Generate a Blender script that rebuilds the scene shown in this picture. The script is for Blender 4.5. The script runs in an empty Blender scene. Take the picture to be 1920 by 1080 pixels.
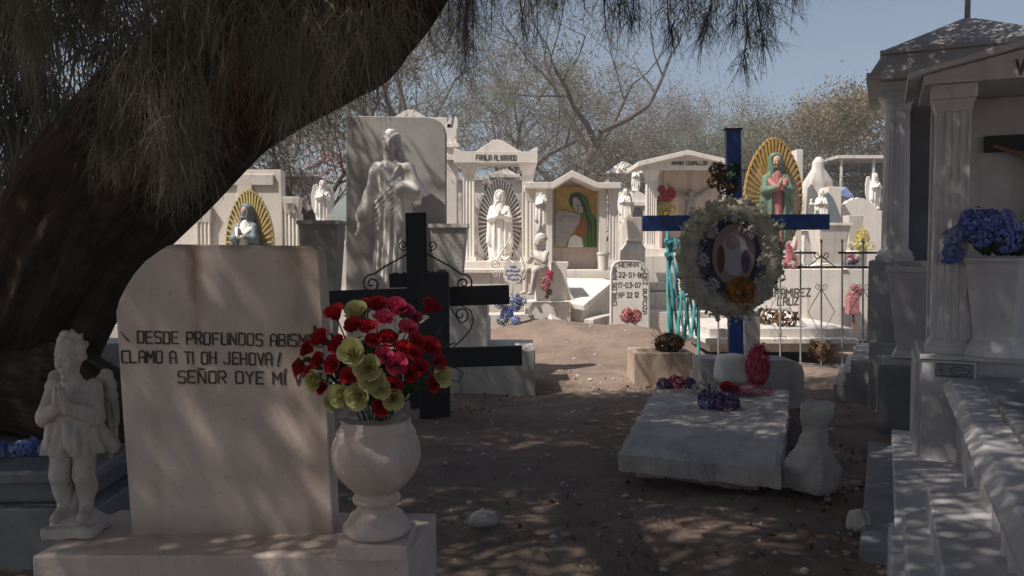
import bpy, math, random
import numpy as np
from mathutils import Vector, Matrix, Quaternion

random.seed(7); rng = np.random.default_rng(7)
S = bpy.context.scene
# ------------------------------------------------------------------ camera, sky, sun, exposure
H = 1.45; F = 1500.0; PITCH = math.atan(70 / F)
cam = bpy.data.cameras.new('camera'); camo = bpy.data.objects.new('camera', cam)
S.collection.objects.link(camo); S.camera = camo
cam.sensor_width = 36; cam.lens = 36 * F / 1920; cam.clip_end = 2000
camo.location = (0, 0, H); camo.rotation_euler = (math.pi / 2 - PITCH, 0, 0)
SUND = Vector((1, 0.5, -1.55)).normalized()          # direction the sunlight travels
w = bpy.data.worlds.new('World'); S.world = w; w.use_nodes = True
nt = w.node_tree; bg = nt.nodes['Background']
sky = nt.nodes.new('ShaderNodeTexSky'); sky.sky_type = 'NISHITA'; sky.sun_disc = False
sky.sun_elevation = math.asin(-SUND.z); sky.sun_rotation = math.atan2(-SUND.x, -SUND.y)
sky.air_density = 1.0; sky.dust_density = 2.2; sky.ozone_density = 1.6
hs_ = nt.nodes.new('ShaderNodeHueSaturation'); hs_.inputs['Saturation'].default_value = .86; nt.links.new(sky.outputs[0], hs_.inputs['Color']); nt.links.new(hs_.outputs[0], bg.inputs[0]); bg.inputs[1].default_value = 0.089
sun = bpy.data.lights.new('sun', 'SUN'); sun.energy = 5.0; sun.angle = math.radians(0.5); sun.color = (1, .93, .85)
suno = bpy.data.objects.new('sun', sun); S.collection.objects.link(suno)
suno.rotation_euler = SUND.to_track_quat('-Z', 'Y').to_euler()
S.view_settings.view_transform = 'Standard'; S.view_settings.look = 'None'
S.view_settings.exposure = 0.3; S.view_settings.gamma = 1
S.cycles.max_bounces = 6; S.cycles.diffuse_bounces = 3

# ------------------------------------------------------------------ helpers
PI = math.pi
def P(px, py, Y):
    """world point seen at photo pixel (1920x1080) at world depth Y"""
    x = (px - 960) / F; y = -(py - 540) / F
    c, s = math.cos(PITCH), math.sin(PITCH)
    d = Vector((x, c + y * s, -s + y * c)); d *= Y / d.y
    return Vector((d.x, d.y, d.z + H))
def pxm(Y): return Y / F            # metres per photo pixel at depth Y

def node_mat(name):
    m = bpy.data.materials.new(name); m.use_nodes = True
    t = m.node_tree; b = t.nodes['Principled BSDF']; return m, t, b
def mat(name, c1, c2=None, scale=4, rough=.8, bump=.3, bscale=60, streak=0, streakc=(.2, .13, .09), metal=0, spec=.3, speck=0, detail=6, vary=0):
    m, t, b = node_mat(name); N = t.nodes.new; L = t.links.new
    tc = N('ShaderNodeTexCoord')
    n1 = N('ShaderNodeTexNoise'); n1.inputs['Scale'].default_value = scale; n1.inputs['Detail'].default_value = detail; n1.inputs['Roughness'].default_value = .65
    L(tc.outputs['Object'], n1.inputs['Vector'])
    r = N('ShaderNodeValToRGB'); r.color_ramp.elements[0].position = .36; r.color_ramp.elements[1].position = .66
    c2 = c2 or tuple(x * .72 for x in c1)
    r.color_ramp.elements[0].color = (*c2, 1); r.color_ramp.elements[1].color = (*c1, 1)
    L(n1.outputs[0], r.inputs[0]); col = r.outputs[0]
    if streak:
        mp = N('ShaderNodeMapping'); mp.inputs['Scale'].default_value = (9, 9, .7); L(tc.outputs['Object'], mp.inputs[0])
        n2 = N('ShaderNodeTexNoise'); n2.inputs['Scale'].default_value = 1.2; n2.inputs['Detail'].default_value = 5; L(mp.outputs[0], n2.inputs['Vector'])
        r2 = N('ShaderNodeValToRGB'); r2.color_ramp.elements[0].position = .54; r2.color_ramp.elements[1].position = .74
        r2.color_ramp.elements[0].color = (0, 0, 0, 1); r2.color_ramp.elements[1].color = (streak, streak, streak, 1)
        L(n2.outputs[0], r2.inputs[0])
        mx = N('ShaderNodeMix'); mx.data_type = 'RGBA'; L(r2.outputs[0], mx.inputs[0]); L(col, mx.inputs[6]); mx.inputs[7].default_value = (*streakc, 1)
        col = mx.outputs[2]
    if speck:
        n4 = N('ShaderNodeTexNoise'); n4.inputs['Scale'].default_value = 55; n4.inputs['Detail'].default_value = 3; L(tc.outputs['Object'], n4.inputs['Vector'])
        r4 = N('ShaderNodeValToRGB'); r4.color_ramp.elements[0].position = .63; r4.color_ramp.elements[1].position = .7
        r4.color_ramp.elements[0].color = (0, 0, 0, 1); r4.color_ramp.elements[1].color = (speck,) * 3 + (1,)
        L(n4.outputs[0], r4.inputs[0])
        mx = N('ShaderNodeMix'); mx.data_type = 'RGBA'; L(r4.outputs[0], mx.inputs[0]); L(col, mx.inputs[6]); mx.inputs[7].default_value = (.09, .075, .06, 1)
        col = mx.outputs[2]
    if vary:
        oi = N('ShaderNodeObjectInfo'); hv = N('ShaderNodeHueSaturation'); mr = N('ShaderNodeMapRange'); mr.inputs[3].default_value = 1 - vary; mr.inputs[4].default_value = 1 + vary * .35
        L(oi.outputs['Random'], mr.inputs[0]); L(mr.outputs[0], hv.inputs['Value']); L(col, hv.inputs['Color']); col = hv.outputs[0]
    L(col, b.inputs['Base Color'])
    b.inputs['Roughness'].default_value = rough; b.inputs['Metallic'].default_value = metal
    b.inputs['Specular IOR Level'].default_value = spec
    if bump:
        n3 = N('ShaderNodeTexNoise'); n3.inputs['Scale'].default_value = bscale; n3.inputs['Detail'].default_value = 5; L(tc.outputs['Object'], n3.inputs['Vector'])
        bp = N('ShaderNodeBump'); bp.inputs['Strength'].default_value = bump; bp.inputs['Distance'].default_value = .01
        L(n3.outputs[0], bp.inputs['Height']); L(bp.outputs[0], b.inputs['Normal'])
    return m
def leafmat(name, c1, c2, trans=.25, rough=.6, scale=1.5):
    m, t, b = node_mat(name); N = t.nodes.new; L = t.links.new
    tc = N('ShaderNodeTexCoord'); n = N('ShaderNodeTexNoise'); n.inputs['Scale'].default_value = scale; n.inputs['Detail'].default_value = 4
    L(tc.outputs['Object'], n.inputs['Vector'])
    r = N('ShaderNodeValToRGB'); r.color_ramp.elements[0].position = .38; r.color_ramp.elements[1].position = .62
    r.color_ramp.elements[0].color = (*c2, 1); r.color_ramp.elements[1].color = (*c1, 1); L(n.outputs[0], r.inputs[0]); L(r.outputs[0], b.inputs['Base Color'])
    b.inputs['Roughness'].default_value = rough; b.inputs['Specular IOR Level'].default_value = .2
    if trans:
        tr = N('ShaderNodeBsdfTranslucent'); L(r.outputs[0], tr.inputs[0]); ms = N('ShaderNodeMixShader'); ms.inputs[0].default_value = trans
        L(b.outputs[0], ms.inputs[1]); L(tr.outputs[0], ms.inputs[2]); L(ms.outputs[0], t.nodes['Material Output'].inputs[0])
    return m

M = {}
M['plaster'] = mat('white_plaster', (.80, .745, .68), (.70, .645, .575), 3, .85, .35, 45, .6, (.44, .38, .31), speck=.18, vary=.14)
M['plaster2'] = mat('aged_plaster', (.74, .70, .65), (.58, .54, .49), 5, .85, .4, 40, .75, (.34, .29, .24), speck=.3, vary=.16)
M['pinkstone'] = mat('rose_grey_headstone', (.73, .60, .53), (.61, .49, .43), 2.2, .75, .25, 70, .55, (.40, .29, .21), speck=.2)
M['stone'] = mat('pale_statue_stone', (.64, .57, .52), (.50, .44, .40), 9, .85, .35, 90, .3, (.3, .25, .21), speck=.3)
M['statue'] = mat('white_statue_stone', (.82, .79, .74), (.68, .65, .6), 8, .7, .2, 60)
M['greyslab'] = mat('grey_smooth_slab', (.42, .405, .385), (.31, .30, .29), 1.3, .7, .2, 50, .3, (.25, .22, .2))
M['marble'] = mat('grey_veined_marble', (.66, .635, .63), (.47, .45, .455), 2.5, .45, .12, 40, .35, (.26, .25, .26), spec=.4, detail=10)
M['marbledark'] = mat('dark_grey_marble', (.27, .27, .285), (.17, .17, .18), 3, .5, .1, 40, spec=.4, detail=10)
M['concrete'] = mat('weathered_concrete', (.60, .555, .515), (.40, .365, .34), 3.5, .9, .5, 45, speck=.5)
M['roofgrey'] = mat('grey_cement_roof', (.44, .425, .42), (.31, .30, .295), 2, .9, .4, 30)
M['tan'] = mat('tan_cement_planter', (.50, .40, .32), (.40, .31, .24), 4, .9, .5, 50, .3)
M['black'] = mat('black_painted_iron', (.012, .012, .016), (.02, .018, .02), 6, .5, .15, 40, spec=.4)
M['letter'] = mat('dark_letter_paint', (.04, .034, .032), (.15, .12, .105), 32, .9, 0)
M['letterblue'] = mat('blue_letter_ink', (.16, .18, .36), (.2, .22, .4), 40, .9, 0)
M['blue'] = mat('blue_enamel_paint', (.02, .075, .30), (.015, .055, .22), 5, .4, .1, 30, spec=.5)
M['teal'] = mat('teal_enamel_paint', (.12, .44, .46), (.08, .33, .36), 8, .5, .1, 30)
M['greyiron'] = mat('pale_grey_iron', (.34, .35, .34), (.22, .22, .21), 20, .6, .1, 60)
M['darkiron'] = mat('dark_green_iron', (.05, .07, .07), (.035, .045, .045), 20, .6, .1, 60)
M['gold'] = mat('gold_paint', (.62, .40, .11), (.42, .25, .06), 14, .45, .3, 60, spec=.5)
M['yellow'] = mat('yellow_paint', (.56, .45, .20), (.46, .36, .15), 12, .6, .2)
M['green'] = mat('green_mantle_paint', (.15, .215, .15), (.085, .135, .095), 9, .6, .2)
M['greenart'] = mat('green_picture_paint', (.13, .24, .06), (.09, .17, .04), 12, .7, .1)
M['goldart'] = mat('golden_picture_ground', (.55, .38, .12), (.42, .27, .08), 8, .7, .1)
M['paleart'] = mat('pale_grey_picture_paint', (.50, .47, .45), (.40, .37, .36), 10, .7, .1)
M['redart'] = mat('rust_picture_paint', (.36, .12, .06), (.28, .1, .05), 10, .7, .1)
M['slate'] = mat('slate_blue_mantle', (.20, .24, .26), (.14, .17, .19), 9, .6, .2)
M['pinkgown'] = mat('rose_gown_paint', (.46, .22, .20), (.30, .11, .10), 9, .6, .2)
M['skin'] = mat('painted_skin', (.50, .33, .25), (.42, .27, .2), 9, .6, .1)
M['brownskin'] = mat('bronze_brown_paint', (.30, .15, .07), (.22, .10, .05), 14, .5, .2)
M['hair'] = mat('dark_hair_paint', (.05, .035, .03), (.08, .06, .05), 14, .6, .2)
M['red'] = leafmat('red_petal', (.60, .03, .04), (.34, .01, .016), .2, .6, 25)
M['pink'] = leafmat('rose_pink_petal', (.66, .08, .17), (.46, .04, .10), .2, .6, 25)
M['lime'] = leafmat('lime_yellow_petal', (.72, .69, .36), (.56, .53, .22), .25, .6, 25)
M['palepink'] = leafmat('pale_pink_petal', (.66, .30, .32), (.45, .16, .18), .25, .6, 25)
M['bluepetal'] = leafmat('blue_petal', (.24, .31, .70), (.14, .19, .5), .25, .6, 14)
M['lightblue'] = leafmat('light_blue_petal', (.42, .50, .76), (.25, .32, .56), .25, .6, 14)
M['purple'] = leafmat('purple_petal', (.20, .13, .28), (.11, .07, .17), .25, .6, 20)
M['whitepetal'] = leafmat('white_petal', (.70, .68, .64), (.55, .52, .48), .25, .6, 20)
M['orange'] = leafmat('orange_petal', (.62, .30, .04), (.45, .18, .03), .25, .6, 20)
M['cream'] = leafmat('olive_cream_ruffle', (.62, .585, .48), (.44, .41, .32), .2, .7, 12)
M['yellowpetal'] = leafmat('yellow_petal', (.70, .58, .12), (.55, .4, .07), .25, .6, 20)
M['flowerleaf'] = leafmat('silk_leaf_green', (.05, .10, .045), (.03, .055, .03), .2, .6, 20)
M['brownleaf'] = leafmat('dried_brown_leaf', (.20, .11, .05), (.11, .06, .03), .2, .8, 14)
M['tamarisk'] = leafmat('tamarisk_green', (.095, .098, .07), (.055, .06, .045), .25, .7, 2)
M['tamariskdark'] = leafmat('shaded_tamarisk_green', (.062, .075, .055), (.036, .045, .034), .25, .7, 2)
M['strandbrown'] = leafmat('dry_brown_strand', (.33, .29, .23), (.19, .165, .13), .2, .8, 3)  # dry brown, lightened to offset the shade these strands hang in
M['strandorange'] = leafmat('dead_orange_strand', (.30, .13, .06), (.18, .09, .04), .2, .8, 3)
M['sprayolive'] = leafmat('lightened_olive_spray', (.25, .255, .19), (.14, .145, .11), .35, .8, 2)  # paler copy of the tamarisk green, lightened to offset the crown's shade
M['tamariskgrey'] = leafmat('lightened_grey_tamarisk', (.25, .255, .23), (.13, .135, .125), .4, .8, 2)  # dusty grey-green, lightened in colour so the shaded sprays look lit
M['olive'] = leafmat('olive_mesquite_leaf', (.24, .238, .165), (.15, .152, .108), .3, .8, .35)
M['oliveb'] = leafmat('grey_brown_mesquite_leaf', (.27, .235, .19), (.18, .155, .125), .3, .8, .35)
M['dryleaf'] = leafmat('brownish_green_leaf', (.27, .21, .13), (.17, .14, .085), .3, .8, .5)
M['redbloom'] = leafmat('faded_red_bloom', (.42, .09, .09), (.30, .12, .11), .3, .8, 3)
def stainmat(name, c1, c2, streaks, top, bottom):
    m = mat(name, c1, c2, 2.2, .8, .14, 80, .35, (.45, .35, .28), speck=.3); t = m.node_tree; N = t.nodes.new; L = t.links.new; b = t.nodes['Principled BSDF']
    tc = N('ShaderNodeTexCoord'); sp = N('ShaderNodeSeparateXYZ'); L(tc.outputs['Object'], sp.inputs[0]); col = b.inputs['Base Color'].links[0].from_socket
    nz = N('ShaderNodeTexNoise'); nz.inputs['Scale'].default_value = 7; nz.inputs['Detail'].default_value = 6; L(tc.outputs['Object'], nz.inputs['Vector'])
    def mth(op, a, b_=None, clamp=False):
        n = N('ShaderNodeMath'); n.operation = op; n.use_clamp = clamp
        for i, v in enumerate((a, b_)):
            if v is None: continue
            if hasattr(v, 'links'): L(v, n.inputs[i])
            else: n.inputs[i].default_value = v
        return n.outputs[0]
    nn_ = mth('SUBTRACT', nz.outputs[0], .5)
    def over(mask, c):
        nonlocal col
        mx = N('ShaderNodeMix'); mx.data_type = 'RGBA'; L(mask, mx.inputs[0]); L(col, mx.inputs[6]); mx.inputs[7].default_value = (*c, 1); col = mx.outputs[2]
    for x0, w_, z0, z1, st, c in streaks:
        dx = mth('ABSOLUTE', mth('SUBTRACT', mth('ADD', sp.outputs[0], mth('MULTIPLY', nn_, .05)), x0)); k_ = mth('SUBTRACT', 1.0, mth('DIVIDE', dx, w_), True)
        zf = mth('MULTIPLY', mth('DIVIDE', mth('SUBTRACT', sp.outputs[2], z1), z0 - z1, True), mth('ADD', nz.outputs[0], .25), True)
        over(mth('MULTIPLY', mth('MULTIPLY', k_, zf), st, True), c)
    for zz, w_, st, c in ((top, .03, .8, (.22, .18, .15)), (bottom, .09, .6, (.30, .235, .19))):
        dz = mth('ABSOLUTE', mth('SUBTRACT', mth('ADD', sp.outputs[2], mth('MULTIPLY', nn_, .08)), zz)); over(mth('MULTIPLY', mth('SUBTRACT', 1.0, mth('DIVIDE', dz, w_), True), st), c)
    L(col, b.inputs['Base Color']); return m
M['headstone'] = stainmat('stained_rose_grey_stone', (.76, .625, .555), (.63, .51, .45), [(-.105, .035, 1.47, .80, 1.4, (.36, .22, .16)), (-.06, .14, 1.5, .6, .35, (.45, .36, .31)), (.25, .08, 1.5, .40, 1.1, (.40, .29, .20)), (.10, .10, 1.3, .6, .35, (.46, .36, .30)), (.32, .04, 1.5, .5, .7, (.34, .25, .19)), (-.3, .07, 1.25, .5, .3, (.44, .38, .35))], 1.475, .47)
M['bark'] = None
def barkmat(name, c1, c2, s=5, zs=.5, bump=1.0):
    m, t, b = node_mat(name); N = t.nodes.new; L = t.links.new
    uv = N('ShaderNodeUVMap'); mp = N('ShaderNodeMapping'); mp.inputs['Scale'].default_value = (s * 2.2, s * zs, 1); L(uv.outputs[0], mp.inputs[0])
    n = N('ShaderNodeTexNoise'); n.inputs['Scale'].default_value = 1.6; n.inputs['Detail'].default_value = 8; n.inputs['Roughness'].default_value = .7; L(mp.outputs[0], n.inputs['Vector'])
    r = N('ShaderNodeValToRGB'); r.color_ramp.elements[0].position = .35; r.color_ramp.elements[1].position = .7
    r.color_ramp.elements[0].color = (*c2, 1); r.color_ramp.elements[1].color = (*c1, 1); L(n.outputs[0], r.inputs[0]); L(r.outputs[0], b.inputs['Base Color'])
    bp = N('ShaderNodeBump'); bp.inputs['Strength'].default_value = bump; bp.inputs['Distance'].default_value = .05; L(n.outputs[0], bp.inputs['Height']); L(bp.outputs[0], b.inputs['Normal'])
    b.inputs['Roughness'].default_value = .95; b.inputs['Specular IOR Level'].default_value = .1
    return m
M['bark'] = barkmat('furrowed_dark_bark', (.115, .082, .062), (.03, .022, .017))
M['bark2'] = barkmat('grey_brown_bark', (.17, .14, .12), (.09, .07, .06), 8, .4, .6)

class MB:
    def __init__(s): s.v = []; s.f = []; s.uv = None
    def add(s, vs, fs):
        n = len(s.v); s.v += [tuple(x) for x in vs]; s.f += [tuple(i + n for i in f) for f in fs]; return s
    def box(s, x0, x1, y0, y1, z0, z1, M4=None):
        vs = [Vector(p) for p in ((x0, y0, z0), (x1, y0, z0), (x1, y1, z0), (x0, y1, z0), (x0, y0, z1), (x1, y0, z1), (x1, y1, z1), (x0, y1, z1))]
        if M4 is not None: vs = [M4 @ p for p in vs]
        return s.add(vs, [(3, 2, 1, 0), (4, 5, 6, 7), (0, 1, 5, 4), (1, 2, 6, 5), (2, 3, 7, 6), (3, 0, 4, 7)])
    def frus(s, cx, cy, z0, z1, a0, b0, a1, b1):      # rectangular frustum, half sizes
        vs = [(cx - a0, cy - b0, z0), (cx + a0, cy - b0, z0), (cx + a0, cy + b0, z0), (cx - a0, cy + b0, z0), (cx - a1, cy - b1, z1), (cx + a1, cy - b1, z1), (cx + a1, cy + b1, z1), (cx - a1, cy + b1, z1)]
        return s.add(vs, [(3, 2, 1, 0), (4, 5, 6, 7), (0, 1, 5, 4), (1, 2, 6, 5), (2, 3, 7, 6), (3, 0, 4, 7)])
    def prism(s, poly, y0, y1):                      # polygon in x,z (counter-clockwise seen from -Y), extruded along y
        n = len(poly); vs = [(x, y0, z) for x, z in poly] + [(x, y1, z) for x, z in poly]
        fs = [tuple(range(n)), tuple(range(2 * n - 1, n - 1, -1))] + [(i, i + n, (i + 1) % n + n, (i + 1) % n) for i in range(n)]
        return s.add(vs, fs)
    def plan(s, poly, z0, z1):                       # polygon in x,y (ccw from above), extruded up
        n = len(poly); vs = [(x, y, z0) for x, y in poly] + [(x, y, z1) for x, y in poly]
        fs = [tuple(range(n - 1, -1, -1)), tuple(range(n, 2 * n))] + [(i, (i + 1) % n, (i + 1) % n + n, i + n) for i in range(n)]
        return s.add(vs, fs)
    def lathe(s, prof, c=(0, 0, 0), seg=32, sx=1, sy=1, rot=0, flute=0, nfl=0):
        vs = []; fs = []; c = Vector(c)
        for r, z in prof:
            for k in range(seg):
                a = rot + 2 * PI * k / seg; rr = r
                if flute: rr = r * (1 - flute * abs(math.sin(nfl * a / 2)))
                vs.append(c + Vector((rr * math.cos(a) * sx, rr * math.sin(a) * sy, z)))
        n = len(prof)
        for i in range(n - 1):
            for k in range(seg): fs.append((i * seg + k, i * seg + (k + 1) % seg, (i + 1) * seg + (k + 1) % seg, (i + 1) * seg + k))
        fs.append(tuple(range(seg - 1, -1, -1))); fs.append(tuple((n - 1) * seg + k for k in range(seg)))
        return s.add(vs, fs)
    def tube(s, pts, rad, seg=6, cap=True):
        pts = [Vector(p) for p in pts]; n = len(pts)
        if not hasattr(rad, '__len__'): rad = [rad] * n
        up = None; vs = []; fs = []
        for i, p in enumerate(pts):
            d = (pts[min(i + 1, n - 1)] - pts[max(i - 1, 0)])
            d = d.normalized() if d.length > 1e-9 else Vector((0, 0, 1))
            if up is None: up = d.orthogonal().normalized()
            up = (up - d * up.dot(d)); up = up.normalized() if up.length > 1e-6 else d.orthogonal().normalized()
            b = d.cross(up)
            for k in range(seg):
                a = 2 * PI * k / seg; vs.append(p + (up * math.cos(a) + b * math.sin(a)) * rad[i])
        for i in range(n - 1):
            for k in range(seg): fs.append((i * seg + k, i * seg + (k + 1) % seg, (i + 1) * seg + (k + 1) % seg, (i + 1) * seg + k))
        if cap: fs.append(tuple(range(seg - 1, -1, -1))); fs.append(tuple((n - 1) * seg + k for k in range(seg)))
        return s.add(vs, fs)
    def bar(s, a, b, w_, t_, up=(0, 1, 0)):          # rectangular bar from a to b, w_ wide, t_ thick along up
        a, b, up = Vector(a), Vector(b), Vector(up); d = (b - a).normalized(); sd = d.cross(up).normalized(); up = sd.cross(d)
        vs = []
        for p in (a, b):
            for i, j in ((-1, -1), (1, -1), (1, 1), (-1, 1)): vs.append(p + sd * i * w_ / 2 + up * j * t_ / 2)
        return s.add(vs, [(3, 2, 1, 0), (4, 5, 6, 7), (0, 1, 5, 4), (1, 2, 6, 5), (2, 3, 7, 6), (3, 0, 4, 7)])
    def build(s, name, m, parent=None, world=False, smooth=False, bevel=0, ang=.6, rough=0):
        vs = s.v
        if parent is not None and world:
            o = woff(parent); vs = [(x - o.x, y - o.y, z - o.z) for x, y, z in vs]
        me = bpy.data.meshes.new(name); me.from_pydata(vs, [], s.f); me.validate()
        return link(name, me, m, parent, smooth, bevel, ang)
def woff(p):
    o = Vector((0, 0, 0))
    while p is not None: o += p.location; p = p.parent
    return o
def link(name, me, m, parent=None, smooth=False, bevel=0, ang=.6):
    if m is not None: me.materials.append(M[m] if isinstance(m, str) else m)
    if smooth: me.polygons.foreach_set('use_smooth', [True] * len(me.polygons))
    o = bpy.data.objects.new(name, me); S.collection.objects.link(o)
    if parent is not None: o.parent = parent
    if bevel:
        b = o.modifiers.new('bevel', 'BEVEL'); b.width = bevel; b.segments = 2; b.limit_method = 'ANGLE'; b.angle_limit = ang
    return o
def npmesh(name, V, Q, m, parent=None, smooth=False):
    """fast mesh from numpy arrays: V (n,3), Q (f,k)"""
    V = np.asarray(V, dtype=np.float32); Q = np.asarray(Q, dtype=np.int32); k = Q.shape[1]
    me = bpy.data.meshes.new(name); me.vertices.add(len(V)); me.vertices.foreach_set('co', V.ravel())
    me.loops.add(Q.size); me.loops.foreach_set('vertex_index', Q.ravel())
    me.polygons.add(len(Q)); me.polygons.foreach_set('loop_start', np.arange(0, Q.size, k, dtype=np.int32)); me.polygons.foreach_set('loop_total', np.full(len(Q), k, dtype=np.int32))
    me.update(calc_edges=True)
    return link(name, me, m, parent, smooth)
def tag(o, label, cat, group=None, kind=None):
    if label: o['label'] = label
    if cat: o['category'] = cat
    if group: o['group'] = group
    if kind: o['kind'] = kind
    return o
def thing(name, label, cat, loc=(0, 0, 0), rz=0, group=None):
    o = bpy.data.objects.new(name, None); S.collection.objects.link(o); o.empty_display_size = .1
    o.location = loc; o.rotation_euler = (0, 0, rz); return tag(o, label, cat, group)
def copy_tree(o, parent=None):
    c = o.copy(); S.collection.objects.link(c); c.parent = parent
    for ch in list(o.children): copy_tree(ch, c)
    return c
def dup(root, loc, rz=0, label=None, sc=None):
    c = copy_tree(root); c.location = loc; c.rotation_euler = (0, 0, rz)
    if label: c['label'] = label
    if sc: c.scale = (sc,) * 3
    return c

# ---- stroke lettering (cut by hand, so slightly uneven)
GL = {'A': ['0,0 0,5 1,6 2,6 3,5 3,0', '0,2.6 3,2.6'], 'B': ['0,0 0,6 2.4,6 3,5.2 3,3.8 2.4,3 0,3', '2.4,3 3,2.2 3,.8 2.4,0 0,0'], 'C': ['3,6 .6,6 0,5.4 0,.6 .6,0 3,0'],
 'D': ['0,0 0,6 2.4,6 3,5.3 3,.7 2.4,0 0,0'], 'E': ['3,6 0,6 0,0 3,0', '0,3.1 2.4,3.1'], 'F': ['3,6 0,6 0,0', '0,3.1 2.4,3.1'], 'G': ['3,6 .6,6 0,5.4 0,.6 .6,0 3,0 3,2.8 1.8,2.8'],
 'H': ['0,0 0,6', '3,0 3,6', '0,3 3,3'], 'I': ['0,0 0,6'], 'J': ['3,6 3,.8 2.3,0 .8,0 0,.9'], 'L': ['0,6 0,0 3,0'], 'M': ['0,0 0,6 1.7,2.5 3.4,6 3.4,0'], 'N': ['0,0 0,6 3,0 3,6'],
 'O': ['.5,0 0,.6 0,5.4 .5,6 2.5,6 3,5.4 3,.6 2.5,0 .5,0'], 'P': ['0,0 0,6 2.4,6 3,5.3 3,3.5 2.4,2.8 0,2.8'], 'R': ['0,0 0,6 2.4,6 3,5.3 3,3.6 2.4,2.9 0,2.9', '1.4,2.9 3,0'],
 'S': ['3,5.6 2.5,6 .5,6 0,5.4 0,3.6 .5,3.1 2.5,2.9 3,2.4 3,.6 2.5,0 .5,0 0,.4'], 'T': ['0,6 3,6', '1.5,6 1.5,0'], 'U': ['0,6 0,.6 .6,0 2.4,0 3,.6 3,6'], 'V': ['0,6 1.5,0 3,6'],
 'Y': ['0,6 1.5,3.2 3,6', '1.5,3.2 1.5,0'], 'Z': ['0,6 3,6 0,0 3,0'], 'Q': ['.5,0 0,.6 0,5.4 .5,6 2.5,6 3,5.4 3,.6 2.5,0 .5,0', '2,1.5 3.2,-.4'], 'X': ['0,0 3,6', '0,6 3,0'], 'K': ['0,0 0,6', '3,6 0,2.6 3,0'],
 '0': ['.5,0 0,1 0,5 .5,6 2.5,6 3,5 3,1 2.5,0 .5,0'], '1': ['.3,4.8 1.2,6 1.2,0'], '2': ['0,5 .6,6 2.4,6 3,5 3,4 0,0 3,0'], '3': ['0,6 3,6 1.4,3.6 3,2.6 3,.8 2.2,0 0,.2'], '5': ['3,6 0,6 0,3.4 2.4,3.4 3,2.6 3,.8 2.4,0 0,.2'],
 '6': ['2.6,6 .6,4 0,2 0,.8 .6,0 2.4,0 3,.8 3,2.2 2.4,3 .3,3'], '7': ['0,6 3,6 1,0'], '8': ['.5,3.1 0,3.8 0,5.3 .6,6 2.4,6 3,5.3 3,3.8 2.5,3.1 .5,3.1 0,2.4 0,.7 .6,0 2.4,0 3,.7 3,2.4 2.5,3.1'], '9': ['2.7,3 .6,3 0,3.8 0,5.2 .6,6 2.4,6 3,5.2 3,3.4 2,0'],
 '!': ['.9,6 .2,1.6', '0,.5 .1,0'], '\\': ['0,5.2 1.4,1', '-.4,6.6 -.3,6.4'], '-': ['0,3 2,3'], '+': ['0,3.6 3,3.6', '1.5,6 1.5,0'], ' ': []}
_pr = [0]
def letters(mb, s, o, ux, uz, n, h, adv=None, w_=None, jit=.03, width=None, tilt=0):
    """strokes for s from origin o; ux right, uz up, n out of the face; h cap height; width fits the whole line"""
    o, ux, uz, n = Vector(o), Vector(ux), Vector(uz), Vector(n)
    glyphs = []
    x = 0
    for ch in s:
        base = 'N' if ch == 'Ñ' else 'I' if ch == 'Í' else ch
        st = [[tuple(map(float, q.split(','))) for q in p.split()] for p in GL[base]]
        wd = 3.4 if ch == 'M' else 0.0 if ch in 'IÍ' else 1.2 if ch in '1!\\' else 1.6 if ch == ' ' else 3
        if ch == 'Ñ': st.append([(.3, 7), (1.1, 7.5), (1.9, 7), (2.7, 7.5)])
        if ch == 'Í': st.append([(0, 7), (.7, 7.9)])
        glyphs.append((x, st)); x += wd + 1.35
    tot = x - 1.35
    kx = h / 6 if width is None else width / tot
    kz = h / 6; w_ = w_ or h * .145
    for gx, st in glyphs:
        jx, jz, js = (random.uniform(-jit, jit) * h for _ in range(3))
        for line in st:
            for (ax, az), (bx, bz) in zip(line, line[1:]):
                _pr[0] = (_pr[0] + 1) % 7
                A = o + ux * ((gx + ax) * kx + jx + js * az / 6) + uz * (az * kz + jz); B = o + ux * ((gx + bx) * kx + jx + js * bz / 6) + uz * (bz * kz + jz)
                d = (B - A).normalized() * w_ * .35
                mb.bar(A - d + n * (.0012 + .00012 * _pr[0]), B + d + n * (.0012 + .00012 * _pr[0]), w_ * random.uniform(.85, 1.15), .002, n)

# ---- implicit-surface modelling for statues
def rc(p, a, b, ra, rb):
    a = np.array(a); b = np.array(b); ab = b - a; t = np.clip(((p - a) @ ab) / (ab @ ab), 0, 1)
    return np.linalg.norm(p - a - t[:, None] * ab, axis=1) - (ra + (rb - ra) * t)
def ell(p, c, r, R=None):
    q = p - np.array(c)
    if R is not None: q = q @ R
    r = np.array(r); k0 = np.linalg.norm(q / r, axis=1); k1 = np.linalg.norm(q / (r * r), axis=1) + 1e-9
    return k0 * (k0 - 1) / k1
def bx(p, c, r, R=None, rd=0):
    q = p - np.array(c)
    if R is not None: q = q @ R
    q = np.abs(q) - (np.array(r) - rd)
    return np.linalg.norm(np.maximum(q, 0), axis=1) + np.minimum(q.max(axis=1), 0) - rd
def su(a, b, k):
    h = np.clip(.5 + .5 * (b - a) / k, 0, 1); return b + (a - b) * h - k * h * (1 - h)
def ss(a, b, k): return -su(-a, b, k)                # smooth subtract b from a
def rotm(ax=0, ay=0, az=0):
    return np.array(Matrix.Rotation(az, 3, 'Z') @ Matrix.Rotation(ay, 3, 'Y') @ Matrix.Rotation(ax, 3, 'X'))
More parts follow.
